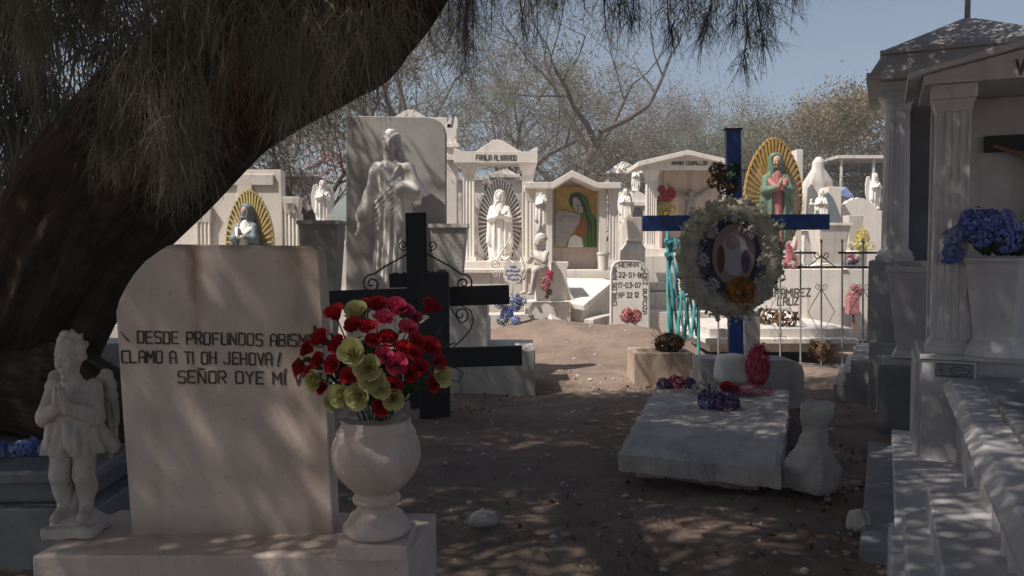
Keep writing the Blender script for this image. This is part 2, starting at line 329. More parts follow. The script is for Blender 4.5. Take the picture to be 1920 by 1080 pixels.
def robe(p, prof, cx=0, cy=0, nf=9, amp=.05, tw=0, ph=0, top=None):
    """draped column; prof rows (z, rx, ry)"""
    z = p[:, 2]; pr = np.array(prof); rx = np.interp(z, pr[:, 0], pr[:, 1]); ry = np.interp(z, pr[:, 0], pr[:, 2])
    x = p[:, 0] - cx; y = p[:, 1] - cy; th = np.arctan2(y / ry, x / rx)
    am = amp * np.clip(1.25 - (z - pr[0, 0]) / (pr[-1, 0] - pr[0, 0]), .15, 1.1)
    wob = np.sin(nf * th + tw * z + ph) * .6 + np.sin((nf * 1.7 + 1) * th - tw * .6 * z + ph * 2 + np.sin(z * 7) * .6) * .4
    rr = 1 + am * wob
    d = (np.sqrt((x / rx) ** 2 + (y / ry) ** 2) - rr) * np.minimum(rx, ry) * .8
    return np.maximum(np.maximum(d, z - pr[-1, 0]), pr[0, 0] - z)
def head(p, c, s, R=None, child=False):
    q = (p - np.array(c))
    if R is not None: q = q @ R
    q = q / s
    d = ell(q, (0, .05, .1), (.37, .43, .41)); d = su(d, ell(q, (0, -.09, -.16), (.28, .29, .34 if not child else .30)), .12)
    d = su(d, np.minimum(ell(q, (.16, -.22, -.12), (.13, .13, .13)), ell(q, (-.16, -.22, -.12), (.13, .13, .13))), .08)
    d = su(d, ell(q, (0, -.29, .11), (.24, .10, .05)), .05)
    for sx in (-1, 1):
        d = ss(d, np.linalg.norm(q - np.array((sx * .14, -.43, .02)), axis=1) - .085, .04)
        d = np.minimum(d, ell(q, (sx * .14, -.335, .015), (.07, .06, .045)))
        d = su(d, ell(q, (sx * .37, .03, -.02), (.045, .09, .13)), .03)
    d = su(d, rc(q, (0, -.37, .06), (0, -.45, -.11), .03, .055 if not child else .05), .04)
    d = su(d, ell(q, (0, -.345, -.235), (.095, .05, .028)), .02); d = su(d, ell(q, (0, -.335, -.30), (.08, .05, .03)), .02)
    d = ss(d, ell(q, (0, -.41, -.267), (.10, .04, .010)), .012)
    d = su(d, ell(q, (0, -.28, -.42), (.1, .09, .08)), .06)
    return d * s
def hand(p, w0, dirv, side, s, curl=.3):
    """palm at wrist w0 pointing along dirv; side = thumb/width direction; s = hand length"""
    dv = np.array(Vector(dirv).normalized()); sd = np.array(Vector(side).normalized()); nn = np.cross(dv, sd); w0 = np.array(w0)
    d = np.full(len(p), 9.)
    pc = w0 + dv * s * .26
    R = np.stack([sd, dv, nn], axis=1)
    d = su(rc(p, w0, w0 + dv * s * .2, s * .14, s * .16), ell(p, pc, (s * .2, s * .28, s * .11), R), s * .08)
    for i, ln in enumerate((.40, .48, .44, .34)):
        b0 = w0 + dv * s * .46 + sd * s * (.145 - .097 * i); m0 = b0 + dv * s * ln * .5 + nn * s * curl * .10; e0 = m0 + dv * s * ln * .42 + nn * s * curl * .26
        d = su(d, np.minimum(rc(p, b0, m0, s * .055, s * .048), rc(p, m0, e0, s * .048, s * .038)), s * .025)
    t0 = w0 + dv * s * .14 + sd * s * .13; t1 = t0 + dv * s * .2 + sd * s * .16 + nn * s * .06; t2 = t1 + dv * s * .2 + sd * s * .02 + nn * s * .05
    return su(d, np.minimum(rc(p, t0, t1, s * .07, s * .055), rc(p, t1, t2, s * .055, s * .042)), s * .04)
def surf(name, f, lo, hi, h, m, parent=None):
    ax = [np.arange(a, b + h, h) for a, b in zip(lo, hi)]; n = [len(a) for a in ax]
    G = np.stack(np.meshgrid(*ax, indexing='ij'), axis=-1).reshape(-1, 3)
    V = np.concatenate([f(c) for c in np.array_split(G, max(1, len(G) // 400000))]).reshape(n).astype(np.float32)
    V[0, :, :] = V[-1, :, :] = 1; V[:, 0, :] = V[:, -1, :] = 1; V[:, :, 0] = V[:, :, -1] = 1
    c = [k - 1 for k in n]; sm = np.zeros((*c, 3), np.float32); ct = np.zeros(c, np.float32)
    sl = lambda o: V[o[0]:o[0] + c[0], o[1]:o[1] + c[1], o[2]:o[2] + c[2]]
    cor = [(i, j, k) for i in (0, 1) for j in (0, 1) for k in (0, 1)]
    for a in cor:
        for d in range(3):
            if a[d]: continue
            b = list(a); b[d] = 1; va, vb = sl(a), sl(b); mk = (va < 0) != (vb < 0)
            t = np.where(mk, va / np.where(mk, va - vb, 1), 0)
            for e in range(3): sm[..., e] += np.where(mk, a[e] + (t if e == d else 0), 0)
            ct += mk
    on = ct > 0; idx = np.full(c, -1, np.int32); idx[on] = np.arange(on.sum())
    cell = np.argwhere(on); vs = (cell + sm[on] / ct[on][:, None]) * h + np.array(lo)
    qs = []
    ins = V < 0
    for d in range(3):
        e, g = (d + 1) % 3, (d + 2) % 3
        A = np.take(ins, range(0, n[d] - 1), axis=d); B = np.take(ins, range(1, n[d]), axis=d)
        w_ = np.argwhere(A != B); fl = A[tuple(w_.T)]
        ok = (w_[:, e] > 0) & (w_[:, g] > 0) & (w_[:, e] < c[e]) & (w_[:, g] < c[g]); w_ = w_[ok]; fl = fl[ok]
        def at(de, dg):
            q = w_.copy(); q[:, e] += de; q[:, g] += dg; return idx[tuple(q.T)]
        Q = np.stack([at(-1, -1), at(0, -1), at(0, 0), at(-1, 0)], axis=1); Q[~fl] = Q[~fl][:, ::-1]; qs.append(Q)
    Q = np.concatenate(qs); Q = Q[(Q >= 0).all(axis=1)]
    return npmesh(name, vs, Q, m, parent, True)
# ================================================================== ground
def gh(x, y):
    x = np.asarray(x, float); y = np.asarray(y, float)
    g = lambda cx, cy, sx, sy, a: a * np.exp(-(((x - cx) / sx) ** 2 + ((y - cy) / sy) ** 2))
    z = g(1.1, 11.7, 1.1, 1.2, .28) + g(.2, 11.9, .9, .8, .26) + g(1.9, 11.2, .6, .9, .2) + g(-.5, 10.6, .7, .5, .05)
    z += .012 * np.sin(2.1 * x + 1.3 * y) + .010 * np.sin(3.7 * y - 1.9 * x + 1) + .007 * np.sin(7.3 * x + 5.1 * y) + .006 * np.sin(9.1 * y - 6.2 * x)
    z += g(1.15, 3.9, .5, .4, .03) - g(.35, 5.6, .8, .9, .03)
    return z
def axis(lo, hi, step, far):
    a = list(np.arange(lo, hi + step / 2, step)); s = step
    while a[-1] < far: s *= 1.28; a.append(a[-1] + s)
    s = step
    while a[0] > -far: s *= 1.28; a.insert(0, a[0] - s)
    return np.array(a)
ax_, ay_ = axis(-6, 7, .07, 700), axis(1.5, 15, .07, 900)
GX, GY = np.meshgrid(ax_, ay_, indexing='ij'); GZ = gh(GX, GY)
GZ += np.where((abs(GX) < 7) & (GY < 16) & (GY > 1), rng.normal(0, .0035, GX.shape), 0)
ni, nj = GX.shape; I = np.arange(ni * nj).reshape(ni, nj)
Q = np.stack([I[:-1, :-1], I[1:, :-1], I[1:, 1:], I[:-1, 1:]], -1).reshape(-1, 4)
M['dirt'] = mat('dry_brown_dirt', (.27, .20, .157), (.172, .125, .10), 2.2, .95, .6, 38, speck=.3, detail=10)
o = npmesh('ground', np.stack([GX, GY, GZ], -1).reshape(-1, 3), Q, 'dirt', None, True); o['kind'] = 'structure'
def ground_z(x, y): return float(gh(x, y))

# loose pebbles and fallen needles
mb = MB()
def stone_to(mb, x, y, z, r, sq=.6):
    q = Matrix.Rotation(random.uniform(0, 6), 3, 'Z') @ Matrix.Rotation(random.uniform(-.4, .4), 3, 'X')
    vs = []
    for i in range(4):
        ph = PI * i / 3
        for k in range(6):
            a = 2 * PI * k / 6 + i * .3; rr = r * random.uniform(.75, 1.15)
            vs.append(q @ Vector((rr * math.sin(ph) * math.cos(a), rr * math.sin(ph) * math.sin(a), rr * math.cos(ph) * sq)) + Vector((x, y, z)))
    mb.add(vs, [(i * 6 + k, (i + 1) * 6 + k, (i + 1) * 6 + (k + 1) % 6, i * 6 + (k + 1) % 6) for i in range(3) for k in range(6)])
for _ in range(900):
    y = random.uniform(3, 14); x = random.uniform(-1.2, 2.6) * (.45 + y / 12)
    r = random.choice((.006, .008, .011, .011, .016, .024)); stone_to(mb, x, y, ground_z(x, y) + r * .2, r)
tag(mb.build('gravel', 'concrete'), 'small pale pebbles scattered over the dirt path', 'gravel', None, 'stuff')
vs = []; 
for _ in range(2600):
    y = random.uniform(2.6, 11); x = random.uniform(-1.6, 2.6) * (.4 + y / 11); a = random.uniform(0, PI); l = random.uniform(.008, .03); wd = random.uniform(.001, .0026)
    z = ground_z(x, y) + random.uniform(.006, .014); c, s = math.cos(a), math.sin(a)
    for u, v in ((-1, -1), (1, -1), (1, 1), (-1, 1)): vs.append((x + c * l * u - s * wd * v, y + s * l * u + c * wd * v, z + .004 * u))
tag(npmesh('leaf_litter', vs, np.arange(len(vs)).reshape(-1, 4), 'brownleaf'), 'dry needles and twigs littering the dirt', 'leaf litter', None, 'stuff')

# fallen dry leaves and petals, thicker along the tomb edges
vs = []; spots_ = [(1.0, 5.0, .5), (1.6, 4.75, .4), (2.35, 5.6, .6), (2.2, 4.6, .5), (-.1, 3.1, .35), (.2, 4.2, .8), (-.2, 8.0, .6), (1.6, 8.4, .6), (2.6, 7.4, .5), (1.0, 3.8, .9), (1.9, 3.9, .4), (-.5, 7.2, .5)]
for _ in range(650):
    cx_, cy_, r_ = random.choice(spots_); x, y = random.gauss(cx_, r_ * .5), random.gauss(cy_, r_ * .5); a = random.uniform(0, PI); l, wd = random.uniform(.012, .028), random.uniform(.006, .013); z = ground_z(x, y) + .012; c, s_ = math.cos(a), math.sin(a); t1, t2 = random.uniform(-.008, .014), random.uniform(-.008, .014)
    for u, v in ((-1, -.3), (.1, -1), (1, .2), (-.1, 1)): vs.append((x + c * l * u - s_ * wd * v, y + s_ * l * u + c * wd * v, z + t1 * u + t2 * v))
tag(npmesh('fallen_leaves', vs, np.arange(len(vs)).reshape(-1, 4), 'brownleaf'), 'small dry brown leaves gathered along the tomb edges', 'leaf litter', None, 'stuff')

# ================================================================== trees
def crom(pts, n):
    pts = [np.array(p, float) for p in pts]; pts = [2 * pts[0] - pts[1]] + pts + [2 * pts[-1] - pts[-2]]; out = []
    for i in range(1, len(pts) - 2):
        a, b, c, d = pts[i - 1:i + 3]
        for k in range(n):
            t = k / n; out.append(.5 * (2 * b + (c - a) * t + (2 * a - 5 * b + 4 * c - d) * t * t + (3 * b - a - 3 * c + d) * t ** 3))
    out.append(pts[-2]); return out
def limb(name, pts, rad, m, parent, seg=44, ridge=.05, n=10, world=True, seed=0):
    cp = crom([list(p) + [r] for p, r in zip(pts, rad)], n); c = np.array([p[:3] for p in cp]); r = np.array([p[3] for p in cp])
    k = len(c); vs = np.zeros((k, seg + 1, 3)); uv = np.zeros((k, seg + 1, 2)); up = None; L = 0
    rs = np.random.default_rng(seed); ph = rs.uniform(0, 6, 12); th = np.linspace(0, 2 * PI, seg + 1)
    for i in range(k):
        d = c[min(i + 1, k - 1)] - c[max(i - 1, 0)]; d /= np.linalg.norm(d)
        if up is None: up = np.cross(d, (.3, .9, .1))
        up = up - d * up.dot(d); up /= np.linalg.norm(up); b = np.cross(d, up)
        if i: L += np.linalg.norm(c[i] - c[i - 1])
        rr = r[i] * (1 + ridge * (np.sin(3 * th + ph[0] + L * .9) * .8 + np.sin(5 * th + ph[1] - L * 1.4) * .6 + np.sin(11 * th + ph[2] + np.sin(L * 2.2) * .8) * .55 + np.sin(17 * th + ph[3] + L * 1.1) * .35 + np.sin(2 * th + 5 * L) * .3))
        vs[i] = c[i] + rr[:, None] * (np.cos(th)[:, None] * up + np.sin(th)[:, None] * b); uv[i, :, 0] = th / (2 * PI) * 2; uv[i, :, 1] = L
    vs[:, -1] = vs[:, 0]
    if parent is not None and world: vs = vs - np.array(woff(parent))
    I = np.arange(k * (seg + 1)).reshape(k, seg + 1); Q = np.stack([I[:-1, :-1], I[:-1, 1:], I[1:, 1:], I[1:, :-1]], -1).reshape(-1, 4)
    o = npmesh(name, vs.reshape(-1, 3), Q, m, parent, True)
    l = o.data.uv_layers.new(name='UVMap'); l.data.foreach_set('uv', uv.reshape(-1, 2)[Q.ravel()].astype(np.float32).ravel()); return o

class Strips:
    """drooping needle sprays: thin curved ribbons"""
    def __init__(s): s.a = []
    def ribbons(s, base, d0, length, width, droop, seg=3, fine=0):
        """arrays: base (n,3) d0 (n,3) unit, length (n), width (n), droop (n)"""
        n = len(base); d = d0 / np.linalg.norm(d0, axis=1)[:, None]; p = base.copy(); side = np.cross(d, rng.normal(0, 1, (n, 3))); side /= np.linalg.norm(side, axis=1)[:, None] + 1e-9
        rows = []
        for i in range(seg + 1):
            wv = width * (1 - .75 * (i / seg) ** 2) * .5
            rows.append(np.stack([p - side * wv[:, None], p + side * wv[:, None]], 1))
            d = d + np.stack([np.zeros(n), np.zeros(n), -droop], 1) / seg; d /= np.linalg.norm(d, axis=1)[:, None]; p = p + d * (length / seg)[:, None]
        R = np.stack(rows, 1)      # n, seg+1, 2, 3
        s.a.append(R)
        if fine:
            t = rng.uniform(.2, seg - .01, (n, fine)); i = t.astype(int); fr = (t - i)[..., None]; C = R.mean(2); k = np.arange(n)[:, None]
            q = C[k, i] * (1 - fr) + C[k, i + 1] * fr; tg = C[k, i + 1] - C[k, i]; tg /= np.linalg.norm(tg, axis=2)[..., None] + 1e-9
            dd = tg * .8 + rng.normal(0, .55, tg.shape); m_ = n * fine
            s.ribbons(q.reshape(-1, 3), dd.reshape(-1, 3), np.repeat(length, fine) * rng.uniform(.10, .26, m_), np.repeat(width, fine) * .7, np.full(m_, .5), 1)
    def build(s, name, m, parent, world=True):
        V = []; Qs = []; o = 0
        for R in s.a:
            n, k = R.shape[:2]; I = np.arange(n * k * 2).reshape(n, k, 2) + o
            Qs.append(np.stack([I[:, :-1, 0], I[:, :-1, 1], I[:, 1:, 1], I[:, 1:, 0]], -1).reshape(-1, 4)); V.append(R.reshape(-1, 3)); o += n * k * 2
        V = np.concatenate(V); 
        if parent is not None and world: V = V - np.array(woff(parent))
        return npmesh(name, V, np.concatenate(Qs), m, parent)
    def spray(s, a, b, n, ln, wd, spread=.06, droop=1.5, out=.5, fine=0):
        """a twig from a to b carrying n drooping branchlets"""
        a = np.array(a); b = np.array(b); t = rng.uniform(.05, 1, n) ** .8
        base = a + (b - a) * t[:, None] + rng.normal(0, spread, (n, 3)) * (1.1 - t)[:, None]
        ax = (b - a) / np.linalg.norm(b - a); d0 = ax * .8 + rng.normal(0, out, (n, 3))
        s.ribbons(base, d0, ln * rng.uniform(.45, 1.2, n), wd * rng.uniform(.6, 1.3, n), droop * rng.uniform(.3, 1.6, n), 4, fine)

tam = thing('tamarisk_tree', 'huge leaning tamarisk with a thick dark trunk and drooping needle sprays at the left', 'tree', (-3.2, 4.7, 0))
YT = 4.6
tk = limb('trunk', [P(-20, 1010, YT + .2), P(15, 800, YT + .15), P(62, 620, YT), P(165, 420, YT), P(300, 265, YT), P(455, 130, YT - .05), P(600, 10, YT - .2), P(690, -110, YT - .5), P(740, -330, YT - 1.0), P(780, -620, YT - 1.6)],
          [.50, .38, .345, .395, .42, .44, .48, .46, .38, .25], 'bark', tam, 84, .085, 10, seed=1)
limb('root_flare', [P(60, 720, YT - .1), P(160, 760, YT - .25), P(260, 850, YT - .3), P(330, 930, YT - .4)], [.30, .26, .2, .08], 'bark', tk, 30, .06, 6, seed=3)
limb('root_flare', [P(0, 740, YT), P(-130, 800, YT - .3), P(-260, 940, YT - .5)], [.34, .28, .1], 'bark', tk, 30, .06, 6, seed=4)
limb('limb', [P(600, 120, YT - .1), P(672, 80, YT - .15), P(715, 25, YT - .3), P(735, -60, YT - .5), P(760, -330, YT - .8), P(870, -900, YT - 1.1)], [.22, .235, .225, .21, .18, .08], 'bark', tam, 34, .05, 8, seed=5)
0 and limb('limb', [P(250, 250, YT), P(190, 60, YT + .4), P(60, -160, YT + .9), P(-200, -500, YT + 1.2)], [.25, .2, .17, .1], 'bark', tam, 24, .05, 8, seed=6)
limb('limb', [P(700, -250, YT - .9), P(1050, -330, 4.6), P(1350, -230, 5.0), P(1600, -180, 5.4)], [.2, .13, .08, .03], 'bark', tam, 16, .04, 8, seed=7)
limb('limb', [P(520, -30, YT - .2), P(250, -300, 3.4), P(-100, -800, 2.2)], [.22, .17, .1], 'bark', tam, 20, .04, 8, seed=8)

# near sprays in front of the trunk
def cascade(name, m, specs, wd=.0045):
    s = Strips()
    for (x0, y0, x1, y1, Y, n, ln, sp) in specs: s.spray(P(x0, y0, Y), P(x1, y1, Y), int(n * .7), ln, wd * .8, sp, 1.8, .6, 7)
    return s.build(name, m, tam)
cascade('hanging_spray', 'strandbrown', [(250, 60, 215, 230, 3.5, 150, .30, .10), (330, 60, 300, 260, 3.4, 260, .34, .12), (290, 140, 330, 300, 3.3, 200, .30, .08), (360, 110, 370, 300, 3.5, 170, .30, .07), (210, 190, 190, 270, 3.4, 60, .22, .04), (235, 210, 215, 290, 3.4, 80, .16, .03),
        (600, -40, 560, 120, 3.5, 240, .40, .14), (500, -40, 500, 100, 3.6, 200, .36, .12), (690, -40, 680, 90, 3.6, 200, .36, .10), (540, 60, 548, 190, 3.5, 40, .36, .05), (630, 30, 610, 150, 3.5, 110, .3, .08), (760, -60, 735, 70, 3.7, 140, .28, .06)], .0042)
cascade('hanging_spray', 'strandorange', [(425, 40, 435, 190, 3.5, 36, .26, .035), (440, 80, 425, 200, 3.5, 22, .2, .03)], .0045)
cascade('hanging_spray', 'sprayolive', [(20, -60, 45, 40, 3.3, 200, .25, .10), (70, -60, 110, 40, 3.4, 180, .22, .09), (120, -30, 60, 110, 3.6, 150, .22, .08), (280, -60, 260, 100, 3.9, 260, .35, .2), (400, -60, 380, 40, 3.9, 260, .35, .2), (560, -80, 500, 20, 3.7, 220, .35, .2), (200, 150, 205, 235, 3.4, 120, .18, .05), (660, -80, 640, 20, 3.9, 260, .34, .14)], .005)
# curtain of foliage behind the trunk
s = Strips()
for _ in range(290):
    x, y = random.uniform(-260, 520), random.uniform(-110, 360); Y = random.uniform(5.4, 6.9)
    if y > 360 - max(x, 0) * .75: continue
    s.spray(P(x, y - 90, Y), P(x + random.uniform(-60, 60), y + 10, Y), 64, .30, .013, .15, 1.6, .7)
s.build('crown', 'tamariskgrey', tam)
# sprays hanging into the sky at the top and in front of the bare tree
s = Strips()
def sky_spray(x0, y0, x1, y1, Y, n, ln, sp, wd=.0062):
    a, b = Vector(P(x0, y0, Y)), Vector(P(x1, y1, Y)); m1 = a.lerp(b, .5) + Vector((random.uniform(-.03, .03), 0, .03))
    tw = MB(); tw.tube([a, m1, b], [.006, .005, .003], 5); tw.build('twig', 'bark2', tam, True)
    s.spray(a, m1, n // 3, ln, wd * .6, sp, 1.2, .7, 8); s.spray(m1, b, n // 3, ln, wd * .6, sp * .7, 1.0, .65, 8)
for q in [(1150, -90, 1165, 30, 5.0, 150, .24, .09), (1200, -80, 1190, 40, 5.1, 170, .26, .09), (1240, -60, 1255, 60, 5.0, 150, .2, .06), (1300, -90, 1290, 30, 5.2, 170, .26, .10), (1350, -80, 1322, 60, 5.1, 190, .24, .07), (1395, -90, 1378, 40, 5.0, 200, .26, .09),
          (1420, -40, 1432, 85, 5.0, 220, .20, .06), (1400, 20, 1392, 125, 5.0, 120, .17, .035), (1450, -90, 1440, 30, 5.1, 190, .24, .08), (1480, -90, 1495, -20, 5.2, 130, .22, .08), (1335, 10, 1312, 75, 5.2, 80, .18, .04), (1265, 40, 1262, 85, 5.1, 50, .15, .03), (1520, -90, 1520, -40, 5.3, 70, .2, .06)]: sky_spray(*q)
for _ in range(20):
    x = random.uniform(840, 1160); y = random.uniform(-90, 20) - max(0, x - 1000) * .15; Y = random.uniform(4.8, 6.2); sky_spray(x, y - 60, x + random.uniform(-20, 20), y + 60, Y, 45, .30, .09, .0045)
for _ in range(16):
    x = random.uniform(800, 900); y = random.uniform(-60, 130); Y = random.uniform(4.8, 5.6); sky_spray(x, y - 90, x + random.uniform(-15, 15), y + 20, Y, 55, .28, .06, .005)
s.build('hanging_spray', 'tamariskgrey', tam);
# overhead crown that shades the foreground
s = Strips(); cl = []
HZ = 5.6
while len(cl) < 5500:
    z = random.uniform(4.6, 7.2); x = random.uniform(-12, 6); y = random.uniform(-9, 8.6)
    gx, gy = x + SUND.x / -SUND.z * z, y + SUND.y / -SUND.z * z       # where its shade lands
    edge = 8.05 + .22 * math.sin(gx * 1.7) + .12 * math.sin(gx * 4.3 + 1)
    if gx > 2.0: edge = 9.3
    if gx > 4.3: edge = 11.0
    if gx < -1.2: edge = 7.3
    if -1.5 < gx < .25 and random.random() < .6: edge = 10.0
    if gy > edge - .2 or gx < -7.5 or gx > 8.2: continue
    if gy < -6.5 or (gy < .3 and random.random() < .45): continue
    if y > 0 and z - 1.0 < 1.45 + .34 * y: continue
    # sun flecks: leave small holes where the light reaches the path
    k = math.sin(gx * 2.3 + 1.1 * math.sin(gy * 1.3)) * math.sin(gy * 3.1 + .8 * math.sin(gx * 1.9) + .6)
    thr = .97 if gx < .6 else .94
    if 1 < gy < 4.3 and gx > .2: thr = .45
    if k > thr: continue
    cl.append((x, y, z))
CL = np.array(cl)
n_per = 50
base = np.repeat(CL, n_per, 0) + rng.normal(0, 1, (len(CL) * n_per, 3)) * np.array((.2, .2, .22)); nn = len(base)
d0 = rng.normal(0, 1, (nn, 3)); d0[:, 2] -= .4
s.ribbons(base, d0, rng.uniform(.18, .38, nn), rng.uniform(.016, .034, nn), rng.uniform(.6, 1.8, nn), 2)
s.build('crown', 'tamarisk', tam)

# ---- mid and far trees
def tree(name, label, base, height, lean, r0, leafm, barkm, nleaf, lsz, seed, levels=4, spread=.75, droop=.0, trunk_frac=.35, ltwig=1.0, group=None, leaf_asp=2.4, split=3, up=.25, scat=.32, cat='tree'):
    rs = random.Random(seed); rn = np.random.default_rng(seed)
    t = thing(name, label, cat, base, 0, group); tb = MB(); tips = []
    def br(p, d, L, r, lv):
        n = 4 if lv < levels else 3; pts = [p]; rad = [r]; q = p.copy()
        for i in range(n):
            d = (d + Vector((rs.gauss(0, .16), rs.gauss(0, .16), rs.gauss(0, .12) + up * .12 - droop * .2 * lv))).normalized(); q = q + d * (L / n); pts.append(q.copy()); rad.append(max(.006, r * (1 - .5 * (i + 1) / n)))
        tb.tube(pts, rad, 7 if lv < 2 else 4 if lv < levels else 3, False)
        if lv >= levels - 1: tips.extend(pts[1:])
        if lv >= levels: return
        k = split + (rs.random() < .5)
        for j in range(k):
            tt = .45 + .55 * (j + 1) / k if lv else .75 + .25 * (j + 1) / k
            i = min(n - 1, int(tt * n - 1e-6)); pp = pts[i].lerp(pts[i + 1], tt * n - i)
            a = 2 * PI * (j / k + rs.random() * .25); o1 = d.orthogonal().normalized(); o2 = d.cross(o1)
            nd = (d * (1 - spread * .45) + (o1 * math.cos(a) + o2 * math.sin(a)) * spread * rs.uniform(.7, 1.2) + Vector((0, 0, up))).normalized()
            br(pp, nd, L * rs.uniform(.55, .8) * ltwig, rad[i + 1] * .72, lv + 1)
    L0 = height * trunk_frac
    br(Vector((0, 0, -.1)), Vector((lean, 0, 1)).normalized(), L0, r0, 0)
    zmax = max(p.z for p in tips); k = height / zmax
    tb.v = [(x * k, y * k, z * k) for x, y, z in tb.v]; T = np.array([tuple(p * k) for p in tips])
    tb.build('trunk', barkm, t, False, True)
    ck = rn.normal(0, 1, len(T)); wgt = np.exp(ck * .85); wgt /= wgt.sum()
    c = T[rn.choice(len(T), nleaf, p=wgt)] + rn.normal(0, scat, (nleaf, 3)) * (1, 1, .8)
    u = rn.normal(0, 1, (nleaf, 3)); u[:, 2] -= droop * 3; u /= np.linalg.norm(u, axis=1)[:, None]; v = np.cross(u, rn.normal(0, 1, (nleaf, 3))); v /= np.linalg.norm(v, axis=1)[:, None]
    ln = (lsz * rn.uniform(.6, 1.3, nleaf))[:, None]; wd = ln / leaf_asp
    V = np.stack([c - u * ln - v * wd * .4, c - u * ln * .1 + v * wd, c + u * ln, c + u * ln * .1 - v * wd], 1).reshape(-1, 3)
    npmesh('crown', V, np.arange(nleaf * 4).reshape(-1, 4), leafm, t)
    return t
def at(px, Y): p = P(px, 470, Y); return (p.x, Y, 0)
tree('feathery_tree', 'tall feathery tree with two reddish trunks behind the pale statue slab', at(846, 21), 11.5, .0, .27, 'olive', 'bark2', 15000, .065, 11, 4, .55, .25, .45, 1.0, leaf_asp=5, scat=.28)
tree('feathery_tree', 'thin drooping tree just right of the tall feathery tree', at(800, 24), 11, .1, .15, 'olive', 'bark2', 11000, .065, 12, 4, .6, .25, .4, leaf_asp=5, scat=.3)
tree('bare_tree', 'grey half bare tree with forked trunk against the sky', at(1000, 26), 12.5, .12, .19, 'olive', 'bark2', 9000, .06, 23, 4, .85, 0, .34, 1.0, leaf_asp=4, scat=.4)
tree('bare_tree', 'low bare tree with long crooked branches behind the painted niche shrine', at(1010, 21), 4.6, .5, .13, 'oliveb', 'bark2', 2200, .06, 31, 4, 1.0, 0, .3, 1.0, leaf_asp=4, scat=.35)
tree('leaning_tree', 'dark slim tree leaning beside the left edge of the grey statue slab', at(600, 15), 5.5, .12, .17, 'tamarisk', 'bark', 5200, .06, 27, 4, .8, .1, .4, leaf_asp=4, scat=.25)
tree('flowering_shrub', 'faded red flowering shrub under the leaning trunk', at(575, 17), 3.9, 0, .05, 'redbloom', 'bark2', 380, .045, 28, 3, .8, 0, .35, leaf_asp=1.6, scat=.25, cat='shrub')
for i, (px, Y, h, lm, sd, lb) in enumerate([
    (690, 33, 12, 'olive', 41, 'hazy olive tree seen above the left top of the statue slab'),
    (760, 40, 14, 'oliveb', 42, 'tall grey brown tree behind the tall feathery tree'),
    (905, 31, 9.0, 'olive', 43, 'dense olive tree behind the white temple with the peaked top'),
    (960, 40, 12, 'oliveb', 44, 'pale brown tree behind the forked half bare tree'),
    (1070, 34, 9.4, 'oliveb', 45, 'grey brown mesquite right of the forked half bare tree'),
    (1150, 42, 10.5, 'oliveb', 46, 'hazy twiggy mesquite above the small pyramid roof'),
    (1225, 36, 7.6, 'olive', 47, 'olive mesquite behind the left half of the wide pediment'),
    (1300, 42, 10.3, 'oliveb', 48, 'round hazy mesquite just left of the blue cross'),
    (1370, 37, 8.2, 'olive', 49, 'olive mesquite behind the top of the blue cross'),
    (1450, 44, 9.6, 'olive', 50, 'low olive mesquite behind the golden ray statue'),
    (1605, 42, 6.6, 'oliveb', 52, 'pale twiggy mesquite beside the grey hip roofed mausoleum'),
    (1700, 40, 6.4, 'olive', 53, 'mesquite half hidden behind the hip roofed mausoleum'),
    (540, 36, 10, 'oliveb', 54, 'grey tree behind the leaning tamarisk trunk'),
    (1110, 26, 5.2, 'oliveb', 55, 'small twiggy mesquite behind the gabled niche'),
    (1590, 30, 5.2, 'oliveb', 56, 'low thorny tree right of the golden ray statue'),
    (1190, 30, 6.0, 'olive', 57, 'low bushy mesquite behind the small chapel'),
    (1500, 33, 6.5, 'oliveb', 58, 'low brown mesquite below the rounded brown tree'),
    (1290, 31, 6.2, 'olive', 59, 'low bushy mesquite behind the wide pediment ridge'),
    (1410, 30, 6.2, 'olive', 60, 'bushy mesquite between the blue cross and the golden rays')]):
    tree('mesquite_tree', lb, at(px, Y), h, random.uniform(-.15, .15), .16, lm, 'bark2', 17000 if px > 1020 else 12000, .06, sd, 4, .95, .02, .26, 1.0, 'mesquite trees along the back of the cemetery', 3.5, 3, .22, .27)
tree('rounded_tree', 'rounded brownish tree standing higher than its neighbours right of the golden rays', at(1512, 33), 7.9, 0, .2, 'dryleaf', 'bark2', 22000, .065, 51, 4, .7, .02, .36, 1.0, leaf_asp=2.4, scat=.33)
# ================================================================== foreground left: headstone, angel, urn
YS = 2.75; k = pxm(YS)
root = thing('headstone', 'large rose grey headstone with three lines of black hand cut lettering on a broad plinth', 'headstone', (P(430, 1000, YS).x, YS, 0))
def pz(px, py, Y): p = P(px, py, Y); return (p.x, p.z)
out = [(247, 1004), (625, 1004), (622, 930), (611, 700), (600, 500), (598, 474), (593, 466), (584, 461), (326, 458), (313, 461), (296, 472), (272, 489), (250, 514), (234, 540), (223, 562), (217, 584), (219, 620), (231, 800)]
mb = MB(); mb.prism([pz(x, y, YS) for x, y in out], YS, YS + .105); mb.build('slab', 'headstone', root, True, False, .006, .9)
zt = P(400, 1002, YS).z
mb = MB(); mb.plan([(-1.56, 2.555), (-.335, 2.555), (-.285, 2.98), (-1.50, 3.02)], -.05, zt); mb.build('plinth', 'pinkstone', root, True, False, .008)
mb = MB(); n = (0, -1, 0); fw = YS
def line(mb, s, x0, y0, x1, y1, hpx, Y, n=(0, -1, 0), **kw):
    a, b = P(x0, y0, Y), P(x1, y1, Y); ux = (b - a); L = ux.length
    letters(mb, s, a, ux.normalized(), (0, 0, 1), n, hpx * pxm(Y), width=L, **kw)
